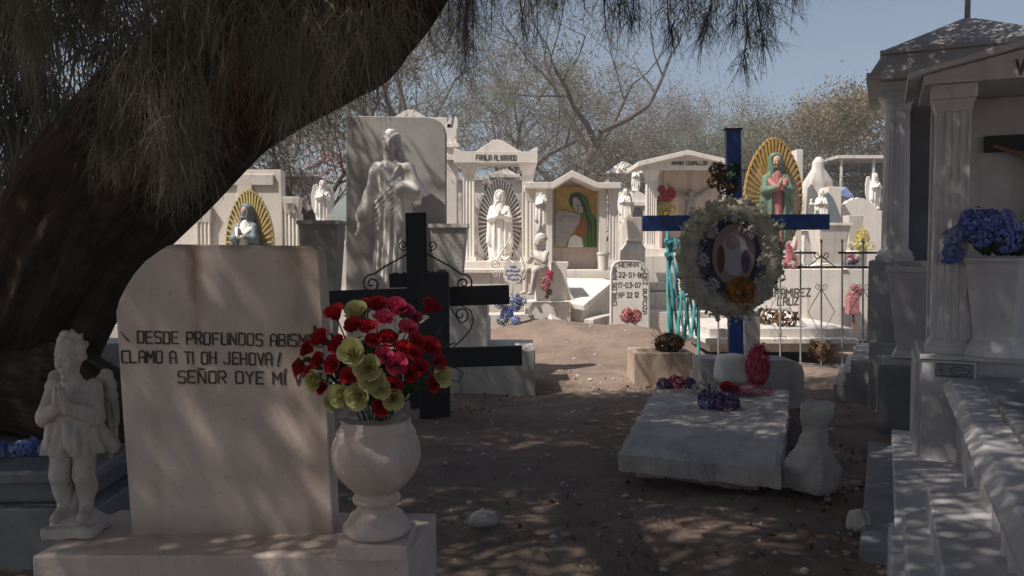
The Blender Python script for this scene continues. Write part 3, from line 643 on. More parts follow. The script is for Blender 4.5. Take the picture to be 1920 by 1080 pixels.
line(mb, '\\', 231, 641, 240, 642, 16, YS, jit=0); line(mb, 'DESDE PROFUNDOS ABISMOS', 259, 643, 606, 650, 22, YS)
line(mb, 'CLAMO A TI OH JEHOVA', 229, 679, 510, 684, 22, YS); line(mb, '!', 521, 686, 527, 686, 24, YS); line(mb, 'SEÑOR OYE MÍ VOZ', 334, 717, 604, 722, 22, YS)
mb.build('inscription', 'letter', root, True)

def angel():
    L = P(146, 1008, 2.77); t = thing('angel_statue', 'weathered praying child angel statue with wings standing on a rocky base beside the lettered headstone', 'statue', (L.x, L.y, zt), .08); t.scale = (.79, .85, 1.04)
    R = rotm(.14, 0, -.30)
    def body(p):
        z0 = .055; q = p - np.array((0, 0, z0)); d = np.full(len(p), 9.)
        for s in (-1, 1):
            hp, kn, an = (s * .048, 0, .285), (s * .050 - .008, -.022, .150), (s * .046 - .012, .012, .03)
            d = np.minimum(d, su(rc(q, hp, kn, .056, .040), su(rc(q, kn, (s * .05 - .01, .008, .10), .039, .040), rc(q, (s * .05 - .01, .008, .10), an, .040, .026), .02), .02))
            d = su(d, su(rc(q, an, (s * .055 - .01, -.055, .012), .024, .017), ell(q, (s * .055 - .01, -.05, .008), (.022, .034, .014)), .01), .012)
        d = su(d, ell(q, (0, .004, .335), (.085, .070, .085)), .03); d = su(d, ell(q, (0, 0, .405), (.080, .060, .065)), .04)
        d = su(d, ell(q, (0, -.045, .36), (.05, .035, .04)), .03)
        for s in (-1, 1):
            sh, el, wr = (s * .082, .004, .432), (s * .112, -.035, .345), (s * .022, -.108, .385)
            a = su(rc(q, sh, el, .037, .031), rc(q, el, wr, .032, .021), .012); d = su(d, a, .018)
            d = su(d, rc(q, wr, (s * .012, -.128, .43), .020, .016), .012)
            for i in range(4): d = su(d, rc(q, (s * .009, -.112 - i * .009, .425), (s * .006, -.124 - i * .008, .472 - abs(i - 1.4) * .006), .0068, .0048), .003)
            d = su(d, rc(q, (s * .012, -.108, .415), (s * .007, -.100, .450), .007, .0055), .004)
        d = su(d, rc(q, (0, 0, .44), (-.004, -.01, .485), .034, .030), .03)
        hc = np.array((-.008, -.014, .545)); d = su(d, head(q, hc, .150, R, True), .015)
        rs = np.random.default_rng(4)
        hq = (q - hc) @ R
        for i in range(46):                               # curls
            u = rs.normal(0, 1, 3); u /= np.linalg.norm(u); u = np.array((u[0] * .057, u[1] * .065 + .011, u[2] * .063 + .018))
            if u[1] < -.02 and u[2] < .045: continue
            if u[2] < -.02: continue
            d = su(d, np.linalg.norm(hq - u, axis=1) - rs.uniform(.008, .012), .011)
        return d
    surf('body', body, (-.17, -.17, .03), (.17, .12, .70), .0034, 'stone', t)
    def cloth(p):
        q = p - np.array((0, 0, .055))
        d = robe(q, [(.222, .128, .105), (.25, .120, .10), (.29, .104, .088), (.318, .090, .075), (.345, .086, .072)], 0, .002, 8, .19, 14, 1)
        d = su(d, rc(q, (-.085, -.03, .318), (.085, -.045, .33), .016, .018), .012)
        d = su(d, rc(q, (.07, .0, .31), (.155, .025, .235), .034, .026), .03)
        d = su(d, rc(q, (-.08, -.04, .31), (-.10, -.03, .245), .026, .022), .02)
        d = su(d, rc(q, (.0, -.085, .32), (.03, -.095, .25), .014, .02), .02)
        return d + .0025 * np.sin(q[:, 0] * 130 + q[:, 2] * 60) * np.sin(q[:, 2] * 50 + 1)
    surf('drapery', cloth, (-.18, -.16, .21), (.20, .13, .43), .0038, 'stone', t)
    for s in (-1, 1):
        def wing(p):
            q = p - np.array((s * .098, .098, .395)); q = q @ rotm(.12, s * .20, s * -.45)
            d = ell(q, (0, 0, .02), (.058, .020, .13)); d = su(d, ell(q, (s * -.012, -.002, .085), (.055, .024, .06)), .02); d = su(d, ell(q, (s * .02, 0, -.08), (.034, .014, .085)), .03)
            d = su(d, rc(q, (-s * .03, 0, .06), (-s * .09, -.03, .03), .03, .026), .03)
            return d + .004 * np.sin(q[:, 0] * 190 + q[:, 2] * 40) * (q[:, 2] < .05) + .003 * np.sin(q[:, 2] * 160) * (q[:, 2] >= .05)
        surf('wing', wing, (min(s * .02, s * .22), .02, .18), (max(s * .02, s * .22), .2, .6), .0038, 'stone', t)
    def base(p):
        d = bx(p, (0, 0, .0), (.108, .095, .04), None, .012); d = su(d, ell(p, (0, .02, .045), (.10, .08, .035)), .03); d = su(d, ell(p, (-.06, .05, .085), (.04, .04, .07)), .04); d = su(d, ell(p, (-.02, .055, .12), (.04, .03, .10)), .04)
        return d + .004 * np.sin(p[:, 0] * 70) * np.sin(p[:, 1] * 60 + 1) + .003 * np.sin(p[:, 2] * 90 + p[:, 0] * 40)
    surf('base', base, (-.14, -.13, -.0), (.14, .13, .23), .0045, 'stone', t)
angel()

# urn
L = P(707, 1018, 2.62); kk = pxm(2.62)
urn = thing('stone_urn', 'round bellied stone urn holding red and lime roses at the headstone corner', 'urn', (L.x, 2.62, zt))
prof = [(1018, 0), (985, 60), (978, 64), (970, 63), (962, 55), (950, 50), (944, 40), (936, 36), (930, 37), (926, 44), (920, 46), (914, 43), (911, 37), (904, 44), (892, 57), (876, 71), (858, 80), (842, 84), (824, 83), (812, 80), (804, 77), (801, 73), (796, 75), (790, 73), (787, 68), (783, 69), (778, 64), (772, 66), (768, 62), (772, 52)]
mb = MB(); mb.lathe([(max(r, 1) * kk, max(0, (1018 - y)) * kk) for y, r in prof if y != 1018], (0, 0, 0), 48); mb.build('bowl', 'pinkstone', urn, False, True)
mb = MB(); mb.box(-66 * kk, 66 * kk, -66 * kk, 66 * kk, 0, 30 * kk); mb.build('foot', 'pinkstone', urn, False, False, .006)

def rose_mesh(name, n=15, seed=0, open_=1.0):
    rs = random.Random(seed); mb = MB()
    for k in range(n):
        f = k / (n - 1); a0 = k * 2.4 + rs.uniform(-.2, .2); r0 = .07 + .66 * f; hgt = .88 - .30 * f; wv = .9 + .25 * f; lean = .08 + .62 * f * open_
        g = []
        for j in range(5):
            v = j / 4
            for i in range(6):
                u = (i / 5 - .5) * 2; a = a0 + u * wv * (.55 + .25 * v) * (1.3 - .5 * f)
                rr = r0 * (.35 + .65 * v ** .7) + lean * .28 * v ** 3 - .04 * u * u; z = -.35 + (hgt + .35) * v - .16 * f * v ** 4 - .10 * u * u * v + rs.uniform(-.02, .02) * v
                g.append((rr * math.cos(a), rr * math.sin(a), z))
        mb.add(g, [(j * 6 + i, j * 6 + i + 1, (j + 1) * 6 + i + 1, (j + 1) * 6 + i) for j in range(4) for i in range(5)])
    me = bpy.data.meshes.new(name); me.from_pydata(mb.v, [], mb.f); me.polygons.foreach_set('use_smooth', [True] * len(me.polygons)); return me
ROSE = [rose_mesh('rose', 19, i, .7 + .15 * i) for i in range(3)]
def petal_ball(n, seed, r=1, sz=.42, flat=.8, five=True):
    """head of many small petals"""
    rs = np.random.default_rng(seed); u = rs.normal(0, 1, (n, 3)); u /= np.linalg.norm(u, axis=1)[:, None]; c = u * r * rs.uniform(.75, 1.05, (n, 1)) * (1, 1, flat)
    v = np.cross(u, rs.normal(0, 1, (n, 3))); v /= np.linalg.norm(v, axis=1)[:, None]; w_ = np.cross(u, v); s = sz * rs.uniform(.6, 1.1, (n, 1)); tilt = rs.uniform(-.5, .5, (n, 1))
    V = np.stack([c - v * s * .5, c + w_ * s * .4 + u * s * .18, c + v * s * .55 + u * s * tilt, c - w_ * s * .4 + u * s * .18], 1).reshape(-1, 3)
    return V, np.arange(n * 4).reshape(-1, 4)
def ball_mesh(name, n, seed, **kw):
    V, Q = petal_ball(n, seed, **kw); me = bpy.data.meshes.new(name); me.from_pydata(V.tolist(), [], Q.tolist()); return me
_mc = {}
def inst(name, me, m, parent, loc, scale, direc=None, roll=0):
    key = (me.name, m)
    if key not in _mc: c = me.copy(); c.materials.append(M[m]); _mc[key] = c
    o = bpy.data.objects.new(name, _mc[key]); S.collection.objects.link(o); o.parent = parent; o.location = loc; o.scale = (scale,) * 3 if not hasattr(scale, '__len__') else scale
    if direc is not None: o.rotation_euler = (Vector(direc).to_track_quat('Z', 'Y') @ Quaternion((0, 0, 1), roll)).to_euler()
    return o
LEAF = MB()
for i in range(5):
    v = i / 4; wv = .32 * math.sin(PI * min(.98, v * .9 + .06)) ; LEAF.v += [(-wv, v, .18 * v * v - .0), (0, v, .18 * v * v - .06), (wv, v, .18 * v * v)]
LEAF.f = [f for i in range(4) for f in ((i * 3, i * 3 + 1, i * 3 + 4, i * 3 + 3), (i * 3 + 1, i * 3 + 2, i * 3 + 5, i * 3 + 4))]
LEAFM = bpy.data.meshes.new('leaf'); LEAFM.from_pydata(LEAF.v, [], LEAF.f)
bq = thing('rose_bouquet', 'artificial bouquet of red, pink and lime yellow roses in the stone urn', 'bouquet', (L.x, 2.62, P(700, 775, 2.62).z))
RS = [('red', 629, 591, 24), ('pink', 742, 581, 26), ('red', 804, 578, 24), ('red', 665, 612, 22), ('red', 605, 636, 22), ('red', 636, 648, 21), ('red', 727, 637, 22), ('red', 804, 653, 24), ('pink', 764, 617, 19), ('red', 566, 689, 22), ('red', 600, 676, 18), ('red', 626, 684, 19),
      ('red', 655, 706, 19), ('pink', 744, 684, 24), ('pink', 720, 668, 18), ('red', 607, 725, 18), ('red', 737, 723, 21), ('red', 809, 716, 22), ('red', 715, 759, 23), ('red', 768, 702, 18), ('red', 708, 575, 22), ('red', 775, 662, 18), ('red', 700, 640, 17), ('red', 690, 615, 17), ('red', 780, 640, 17),
      ('lime', 667, 587, 22), ('lime', 661, 664, 25), ('lime', 690, 690, 26), ('lime', 698, 712, 25), ('lime', 592, 715, 20), ('lime', 641, 740, 24), ('lime', 672, 742, 25), ('lime', 824, 704, 22), ('lime', 738, 748, 21), ('red', 683, 578, 20), ('pink', 720, 600, 19), ('lime', 625, 755, 18), ('red', 785, 690, 20), ('pink', 760, 585, 18), ('red', 580, 655, 19), ('lime', 712, 728, 20), ('red', 820, 680, 18), ('red', 585, 700, 18), ('red', 755, 655, 18), ('pink', 780, 600, 17)]
ctr = Vector((L.x, 2.62, P(700, 700, 2.62).z))
for i, (c, x, y, r) in enumerate(RS):
    e = math.hypot((x - 698) / 135, (y - 670) / 105); Y = 2.62 - .20 * math.sqrt(max(0, 1 - min(1, e) ** 2)) + random.uniform(-.02, .03) - (.05 if c == 'lime' else 0); p = P(x, y, Y)
    dv = (p - ctr).normalized() + Vector((0, -.55, .25))
    inst('rose', ROSE[i % 3], c, bq, p - bq.location, r * kk * 1.06 * (1.12 if c == 'lime' else 1), dv, random.uniform(0, 6))
for i in range(46):
    a = random.uniform(0, 2 * PI); q = random.uniform(.5, 1.0); x, y = 700 + 128 * q * math.cos(a), 672 + 98 * q * math.sin(a); p = P(x, y, 2.62 + random.uniform(-.10, .10)); dv = (p - ctr).normalized()
    l = inst('leaf', LEAFM, 'flowerleaf' if i % 6 else 'whitepetal', bq, p - bq.location, random.uniform(.045, .075)); l.rotation_euler = (random.uniform(-.6, .9), random.uniform(-.8, .8), math.atan2(-dv.x, dv.y) + random.uniform(-.8, .8))
sm = MB()
for i, (c, x, y, r) in enumerate(RS):
    if i % 2: continue
    p = P(x, y, 2.62) - bq.location; st = MB(); st.tube([(random.uniform(-.03, .03), random.uniform(-.03, .03), -.09), p * .4 + Vector((0, 0, .01)), p], [.0025] * 3, 5); st.build('stem', 'flowerleaf', bq)
inst('filler', ball_mesh('filler', 260, 5, r=1, sz=.34), 'flowerleaf', bq, ctr - bq.location + Vector((0, .03, .0)), (.165, .12, .14))

# low grey tomb at the left edge with blue flowers
lt = thing('grey_tomb', 'low dark grey stepped tomb at the left edge behind the angel', 'tomb', (-2.5, 3.9, -.055), .05)
mb = MB(); mb.box(-1.2, .60, -.35, 1.0, -.05, .34); mb.build('base', 'marbledark', lt, bevel=.008)
mb = MB(); mb.box(-1.2, .52, -.27, .95, .34, .44); mb.build('step', 'marbledark', lt, bevel=.02)
mb = MB(); mb.box(-1.2, .57, -.32, .98, .44, .50); mb.build('lid', 'marbledark', lt, bevel=.012)
fl = thing('flower_cluster', 'pale blue artificial flowers lying on the low dark tomb', 'flowers', (-2.28, 3.86, .445))
HYD = [ball_mesh('hydrangea', 130, i, r=1, sz=.5) for i in range(2)]
for i in range(9): inst('bloom', HYD[i % 2], ('bluepetal', 'lightblue')[i % 2], fl, (random.uniform(-.28, .14), random.uniform(-.05, .08), random.uniform(.015, .045)), random.uniform(.035, .05), (random.uniform(-1, 1), -.5, 1))

# ================================================================== black iron crosses
def spiral(c, r, turns, a0, sgn=1, n=26, taper=.12):
    return [(c[0] + (r * (1 - (1 - taper) * i / n)) * math.cos(a0 + sgn * turns * 2 * PI * i / n), c[1], c[2] + (r * (1 - (1 - taper) * i / n)) * math.sin(a0 + sgn * turns * 2 * PI * i / n)) for i in range(n + 1)]
def pxbar(mb, pts, w0, Y, t=.05):
    (x0, y0), (x1, y1) = pts; mb.bar(P(x0, y0, Y), P(x1, y1, Y), w0 * pxm(Y), t)
YB = 7.3; L = P(783, 780, YB); A = thing('iron_cross', 'taller black iron cross with a name plate and thin iron scrolls', 'grave cross', (L.x, YB, 0))
mb = MB(); a, b = P(780, 399, YB), P(790, 790, YB); b.z = -.1; mb.bar(b, a, 39 * pxm(YB), .06); mb.build('upright', 'black', A, True, bevel=.004)
mb = MB(); mb.bar(P(619, 563, YB), P(955, 552, YB), 36 * pxm(YB), .066); mb.build('crossarm', 'black', A, True, bevel=.004)
mb = MB(); mb.bar(P(730, 527, YB - .05), P(842, 522, YB - .05), 26 * pxm(YB), .02); pl = mb.build('name_plate', 'black', A, True, bevel=.003)
mb = MB(); line(mb, 'DA TONS', 737, 533, 836, 527, 20, YB - .062); mb.build('inscription', 'black', pl, True)
def px_tube(pts, r, Y, par, name, m): mb = MB(); mb.tube([P(x, y, Y) for x, y in pts], r, 6); return mb.build(name, m, par, True, True)
def pspiral(cx, cy, r, turns, a0, sgn=1, n=24): return [(cx + r * (1 - .85 * i / n) * math.cos(a0 + sgn * turns * 2 * PI * i / n), cy + r * (1 - .85 * i / n) * math.sin(a0 + sgn * turns * 2 * PI * i / n)) for i in range(n + 1)]
for s in (-1, 1):
    cx = 783
    pts = [(cx + s * 18, 476), (cx + s * 40, 488), (cx + s * 62, 500), (cx + s * 82, 514)] + pspiral(cx + s * 86, 532, 18, 1.6, -PI / 2, s)
    px_tube(pts, .008, YB, A, 'scroll', 'black'); px_tube([(cx + s * 22, 470)] + pspiral(cx + s * 27, 460, 9, 1.4, PI / 2, -s), .006, YB, A, 'scroll', 'black')
    px_tube(pspiral(cx + s * 81, 590, 16, 1.3, PI * .5, -s)[::-1] + [(cx + s * 60, 575), (cx + s * 80, 572), (cx + s * 100, 583), (cx + s * 105, 600), (cx + s * 98, 620), (cx + s * 80, 640), (cx + s * 62, 655)], .007, YB, A, 'scroll', 'black')
    px_tube([(cx + s * 50, 684), (cx + s * 72, 690), (cx + s * 86, 700), (cx + s * 76, 716), (cx + s * 58, 712)], .006, YB, A, 'scroll', 'black')
YC = 6.85; L = P(815, 785, YC); B = thing('iron_cross', 'plain lower black iron cross standing in front of the scrolled one', 'grave cross', (L.x, YC, 0))
mb = MB(); a, b = P(813, 512, YC), P(816, 790, YC); b.z = -.1; mb.bar(b, a, 58 * pxm(YC), .06); mb.build('upright', 'black', B, True, bevel=.004)
mb = MB(); mb.bar(P(652, 676, YC), P(979, 666, YC), 37 * pxm(YC), .066); mb.build('crossarm', 'black', B, True, bevel=.004)

# ================================================================== robed statue before the tall slab
YM = 8.9
mon = thing('slab_monument', 'tall smooth grey slab with a rounded corner rising behind the robed statue', 'monument', (P(742, 470, YM).x, YM, 0))
out = [(648, 760), (836, 760), (836, 250), (833, 238), (826, 228), (815, 222), (800, 219), (649, 217)]
mb = MB(); mb.prism([pz(x, y, YM) for x, y in out], YM, YM + .14); mb.build('slab', 'greyslab', mon, True, bevel=.01, ang=.9)
Z0 = P(700, 566, 8.5).z; Z1 = P(700, 648, 8.3).z
mb = MB(); mb.box(P(655, 600, 8.35).x, P(914, 600, 8.35).x, 8.28, YM, .0, Z0); mb.build('pedestal', 'plaster2', mon, True, bevel=.01)
mb = MB(); mb.box(P(640, 700, 8.15).x, P(1003, 700, 8.15).x, 8.05, YM + .1, -.05, P(990, 655, 8.1).z); mb.build('plinth', 'plaster2', mon, True, bevel=.012)
mb = MB(); mb.box(P(900, 600, 8.6).x, P(917, 600, 8.6).x, 8.5, 9.3, .3, P(900, 602, 8.6).z); mb.build('kerb', 'plaster2', mon, True, bevel=.006)

def robed_statue(loc, label, sc=1.0, m='statue'):
    t = thing('robed_statue', label, 'statue', loc, -.10); t.scale = (sc * .87, sc, sc)
    Rh = rotm(.28, 0, -.38)
    def f(p):
        d = robe(p, [(.03, .235, .20), (.25, .215, .185), (.6, .19, .165), (.85, .185, .155), (1.0, .165, .135), (1.2, .185, .14), (1.33, .19, .13), (1.40, .14, .10), (1.45, .07, .07)], 0, 0, 11, .16, 1.2, .4)
        # slanting mantle folds from the right hip up to the left forearm
        for i in range(6):
            z0 = .78 + i * .055; d = su(d, rc(p, (-.17, -.075 - .004 * i, z0 - .06), (.12, -.150, z0 + .17), .020, .022), .009)
        d = su(d, rc(p, (.13, -.13, 1.15), (.15, -.12, .72), .05, .075), .04); d = su(d, rc(p, (.17, -.08, 1.1), (.2, -.04, .62), .05, .07), .04)
        for i in range(5):
            x = -.15 + i * .065; d = su(d, rc(p, (x + .04, -.13, .85), (x, -.17, .06), .018, .030), .014)
        # arms
        d = su(d, su(rc(p, (-.185, .0, 1.345), (-.265, -.01, 1.06), .075, .075), rc(p, (-.265, -.01, 1.06), (-.325, -.075, .86), .078, .095), .04), .05)
        d = su(d, rc(p, (-.315, -.07, .86), (-.345, -.10, .80), .045, .034), .02)
        d = np.minimum(d, hand(p, (-.35, -.105, .80), (-.30, -.25, -1), (.6, -.8, 0), .19, .25))
        d = su(d, su(rc(p, (.185, .0, 1.345), (.275, -.03, 1.10), .075, .078), rc(p, (.275, -.03, 1.10), (.13, -.17, 1.13), .075, .065), .04), .04)
        d = np.minimum(d, hand(p, (.10, -.185, 1.145), (-1, -.15, .45), (0, -.3, 1), .17, .3))
        d = su(d, rc(p, (0, .0, 1.40), (-.01, -.02, 1.50), .058, .054), .04)
        hc = (-.015, -.035, 1.585); d = su(d, head(p, hc, .245, Rh), .02)
        q = (p - np.array(hc)) @ Rh
        h = ell(q, (0, .025, .045), (.105, .118, .105)); h = su(h, rc(q, (.085, .03, 0), (.10, .045, -.21), .045, .05), .04); h = su(h, rc(q, (-.085, .03, 0), (-.10, .045, -.21), .045, .05), .04); h = su(h, rc(q, (0, .08, 0), (0, .085, -.22), .08, .08), .04)
        h = np.maximum(h, -(ell(q, (0, -.12, -.03), (.072, .09, .115)))); h = h + .004 * np.sin(q[:, 2] * 70 + np.sin(q[:, 0] * 40) * 2)
        d = np.minimum(d, h)
        d = su(d, ell(q, (0, -.07, -.115), (.055, .04, .05)), .02)             # beard
        # heart and collar folds
        d = su(d, rc(p, (-.10, -.11, 1.36), (.03, -.15, 1.20), .02, .025), .02); d = su(d, rc(p, (.10, -.10, 1.36), (.04, -.15, 1.22), .02, .022), .02)
        for s in (-1, 1): d = su(d, ell(p, (s * .075, -.19, .035), (.045, .075, .03)), .02)
        return d + .003 * np.sin(p[:, 0] * 46 + p[:, 2] * 18) * (p[:, 2] < 1.38)
    surf('figure', f, (-.48, -.36, .005), (.38, .2, 1.74), .0105, m, t)
    mb = MB(); mb.frus(0, -.02, -.0, .05, .28, .26, .27, .25); mb.build('base', m, t, bevel=.01); return t
zs = P(735, 570, 8.55).z
robed_statue((P(737, 400, 8.6).x, 8.60, Z0), 'white robed bearded statue with one hand on its chest before the tall slab', (P(735, 246, 8.6).z - Z0) / 1.72)

def tvase(name, label, px, Y, ytop, ybot, wt, wb, m, group=None, rim=True):
    kx = pxm(Y); zb, ztp = P(px, ybot, Y).z, P(px, ytop, Y).z; t = thing(name, label, 'vase', (P(px, 470, Y).x, Y, zb), 0, group); h = ztp - zb
    mb = MB(); a, b = wb * kx / 2, wt * kx / 2
    mb.frus(0, 0, h * .10, h - .02, a, a, b, b); mb.build('body', m, t, bevel=.006)
    mb = MB(); mb.frus(0, 0, 0, h * .10, a * 1.35, a * 1.35, a * 1.0, a * 1.0); mb.build('foot', m, t, bevel=.006)
    if rim:
        mb = MB(); r = b * 1.08; i_ = b * .86
        for q in ((-r, r, -r, -i_), (-r, r, i_, r), (-r, -i_, -i_, i_), (i_, r, -i_, i_)): mb.box(*q, h - .02, h + .02)
        mb.build('rim', m, t)
    return t
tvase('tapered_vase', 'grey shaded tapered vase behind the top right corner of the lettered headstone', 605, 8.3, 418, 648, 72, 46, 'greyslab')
tvase('tapered_vase', 'white tapered vase between the robed statue and the white temple', 843, 8.5, 424, 566, 66, 44, 'plaster2')
M['slatepetal'] = leafmat('dim_blue_petal', (.17, .19, .32), (.10, .11, .2), .2, .6, 20)
M['picturepink'] = mat('faded_pink_print', (.36, .27, .25), (.28, .19, .17), 30, .6, 0)
M['picturegrey'] = mat('faded_grey_print', (.46, .44, .50), (.34, .31, .36), 30, .6, 0)
# ================================================================== right row: canopy tomb, hip roofed mausoleum
TH = math.radians(25)
def fluted(mb, cx, cy, hw, z0, z1, nf=4, dep=.010):
    """square pillar with vertical grooves on all four faces"""
    pts = []
    for sd in range(4):
        c, s = [(1, 0), (0, 1), (-1, 0), (0, -1)][sd]
        prof = [(-hw, 0)]
        step = 2 * hw / (nf + .6)
        for i in range(nf):
            a = -hw + step * (i + .45); prof += [(a, 0), (a + step * .25, dep), (a + step * .6, dep), (a + step * .85, 0)]
        for u, d in prof:
            x, y = u, -(hw - d); pts.append((cx + x * c - y * s, cy + x * s + y * c))
    mb.plan(pts, z0, z1)
def column(parent, cx, cy, hw, z0, z1, m):
    mb = MB(); hh = z1 - z0; fluted(mb, cx, cy, hw, z0 + .07, z1 - .16)
    c = mb.build('column', m, parent, bevel=.003)
    mb = MB(); mb.frus(cx, cy, z0, z0 + .05, hw * 1.28, hw * 1.28, hw * 1.28, hw * 1.28); mb.frus(cx, cy, z0 + .05, z0 + .09, hw * 1.26, hw * 1.26, hw * 1.03, hw * 1.03); mb.build('column_base', m, c, bevel=.005)
    mb = MB(); mb.frus(cx, cy, z1 - .17, z1 - .09, hw * 1.02, hw * 1.02, hw * 1.22, hw * 1.22); mb.frus(cx, cy, z1 - .09, z1, hw * 1.3, hw * 1.3, hw * 1.3, hw * 1.3); mb.build('capital', m, c, bevel=.005); return c
T1 = thing('canopy_tomb', 'grey marble canopy tomb with fluted columns, pediment and stepped chest at the right edge', 'tomb', (2.84, 5.2, 0), -TH)
column(T1, 0, 0, .098, .79, 2.5, 'marble'); column(T1, 1.42, 0, .098, .79, 2.5, 'marble')
mb = MB(); mb.box(-.10, 1.55, .52, .62, .79, 2.5); mb.build('back_wall', 'marble', T1, bevel=.004)
mb = MB(); mb.prism([(-.18, 2.502), (1.62, 2.502), (1.62, 2.56), (.72, 2.75), (-.18, 2.56)], -.15, .66); mb.build('pediment', 'marble', T1, bevel=.004)
mb = MB(); mb.prism([(-.27, 2.575), (-.27, 2.525), (-.19, 2.56), (.72, 2.755), (1.63, 2.56), (1.71, 2.525), (1.71, 2.575), (.72, 2.81)], -.21, .72); mb.build('roof', 'marble', T1, bevel=.006)
mb = MB(); letters(mb, 'VA', (.325, -.151, 2.525), (1, 0, 0), (0, 0, 1), (0, -1, 0), .085, w_=.017); mb.build('inscription', 'letter', T1)
mb = MB(); mb.box(-.14, 1.6, -.16, .66, .42, .79); mb.box(-.15, .15, -.235, -.16, .12, .76); mb.box(-.165, -.14, -.19, .6, .10, .78); mb.box(-.19, -.165, -.13, .6, .10, .74); mb.build('pedestal', 'marble', T1, bevel=.004)
mb = MB(); mb.box(-.165, 1.62, -.25, .68, .765, .793); mb.build('ledge', 'marble', T1, bevel=.004)
mb = MB(); mb.box(-.08, .135, -.2385, -.2355, .655, .745); pq = mb.build('plaque', 'marbledark', T1)
mb = MB()
for a, b in (((-.06, .70), (-.02, .70)), ((-.04, .67), (-.04, .735)), ((.0, .71), (.05, .725)), ((.05, .725), (.11, .71)), ((.11, .71), (.10, .68)), ((.10, .68), (.03, .675)), ((.03, .675), (.0, .71)), ((.03, .70), (.09, .705)), ((-.07, .665), (.125, .665)), ((-.07, .738), (.125, .738))): mb.bar((a[0], -.2395, a[1]), (b[0], -.2395, b[1]), .005, .002)
mb.build('engraving', 'letter', pq)
mb = MB(); mb.box(-.46, 1.6, -1.9, .45, -.06, .055); mb.build('kerb', 'marbledark', T1, bevel=.008)
mb = MB(); mb.box(-.31, 1.6, -1.62, .62, -.05, .125); mb.build('step', 'marble', T1, bevel=.012)
mb = MB(); mb.box(-.34, 1.6, -3.9, -1.76, -.05, .15); mb.build('step', 'marble', T1, bevel=.02)
mb = MB(); mb.box(-.28, 1.6, -3.9, -1.67, .10, .185); mb.build('step', 'marble', T1, bevel=.015)
mb = MB(); mb.box(-.17, 1.6, -3.9, -1.5, .05, .30); mb.build('step', 'marble', T1, bevel=.008)
mb = MB(); mb.box(.07, 1.3, -3.9, -.27, .12, .548)
for y in (-.32, -.95, -1.02, -1.6, -1.67, -2.15, -2.45, -2.62, -3.2): mb.box(.045, .075, y, y + .05, .13, .545)
mb.build('chest', 'marble', T1, bevel=.005)
mb = MB(); mb.frus(.65, -2.07, .55, .60, .66, 1.82, .69, 1.86); mb.frus(.65, -2.07, .60, .655, .69, 1.86, .64, 1.80); mb.build('lid', 'marble', T1, bevel=.01)
mb = MB(); mb.box(.14, 1.16, -3.75, -.40, .655, .70); mb.box(.32, 1.0, -3.5, -1.05, .70, .745); mb.build('cover_slab', 'marbledark', T1, bevel=.012)

# crucifix on the back wall
c0 = Matrix.Rotation(-TH, 4, 'Z')
def T1w(x, y, z): return Vector((2.84, 5.2, 0)) + c0 @ Vector((x, y, z))
cx = thing('crucifix', 'dark wooden crucifix with a bronze brown figure on the marble canopy tomb wall', 'crucifix', T1w(.56, .50, 1.65), -TH)
mb = MB(); mb.box(-.055, .055, -.03, .018, -.25, .80); mb.build('upright', 'black', cx, bevel=.004)
mb = MB(); mb.box(-.335, .335, -.034, .014, .475, .585); mb.build('crossarm', 'black', cx, bevel=.004)
mb = MB(); mb.box(-.03, .03, -.04, -.031, .66, .73); mb.build('title_plate', 'goldart', cx)
def corpus(p):
    d = ell(p, (0, -.075, .34), (.058, .042, .10)); d = su(d, ell(p, (0, -.08, .20), (.05, .04, .07)), .03)
    for s in (-1, 1):
        d = su(d, su(rc(p, (s * .05, -.075, .41), (s * .15, -.065, .46), .02, .016), rc(p, (s * .15, -.065, .46), (s * .255, -.05, .50), .016, .010), .01), .015); d = su(d, ell(p, (s * .27, -.05, .508), (.02, .012, .016)), .008)
        d = su(d, su(rc(p, (s * .028, -.08, .17), (s * .03, -.12, .0), .03, .022), rc(p, (s * .03, -.12, .0), (s * .008, -.06, -.17), .022, .014), .01), .015)
        d = su(d, rc(p, (s * .008, -.06, -.17), (s * .008, -.085, -.22), .014, .010), .01)
    d = su(d, rc(p, (0, -.08, .42), (-.01, -.10, .47), .018, .017), .01); d = su(d, head(p, (-.02, -.115, .50), .085, rotm(.5, 0, -.3)), .008)
    return d
surf('figure', corpus, (-.30, -.17, -.25), (.30, -.01, .58), .0062, 'brownskin', cx)
def loin(p):
    d = robe(p, [(.08, .052, .05), (.16, .056, .05), (.2, .054, .046)], 0, -.085, 6, .1, 20); return su(d, rc(p, (.05, -.09, .19), (.07, -.09, .08), .02, .015), .02)
surf('loincloth', loin, (-.1, -.16, .06), (.11, -.02, .23), .0065, 'paleart', cx)

# big vase with blue flowers in front of the column
vz = T1w(.27, -.10, .793)
v = thing('octagonal_vase', 'grey octagonal marble vase on the canopy tomb ledge, holding the blue flowers', 'vase', vz, -TH)
mb = MB(); mb.lathe([(.01, .0), (.20, .0), (.20, .035), (.155, .10), (.150, .13), (.205, .575), (.222, .60), (.222, .615), (.17, .616), (.16, .55), (.02, .5)], (0, 0, 0), 8, rot=PI / 8); mb.build('body', 'marble', v, bevel=.006)
bf = thing('flower_bunch', 'large bunch of blue artificial flowers filling the octagonal marble vase', 'flowers', vz + Vector((0, 0, .60)), -TH)
for i in range(30):
    a = random.uniform(0, 2 * PI); q = math.sqrt(random.random()); x, y = .27 * q * math.cos(a), .2 * q * math.sin(a); z = .05 + .26 * (1 - q * q) * random.uniform(.5, 1) + (.06 if x < -.08 else 0) - (.10 if q > .8 and random.random() < .5 else 0)
    inst('bloom', HYD[i % 2], 'bluepetal' if i % 4 else 'lightblue', bf, (x - .03, y, z), random.uniform(.055, .085), (x, y - .2, .5), i)
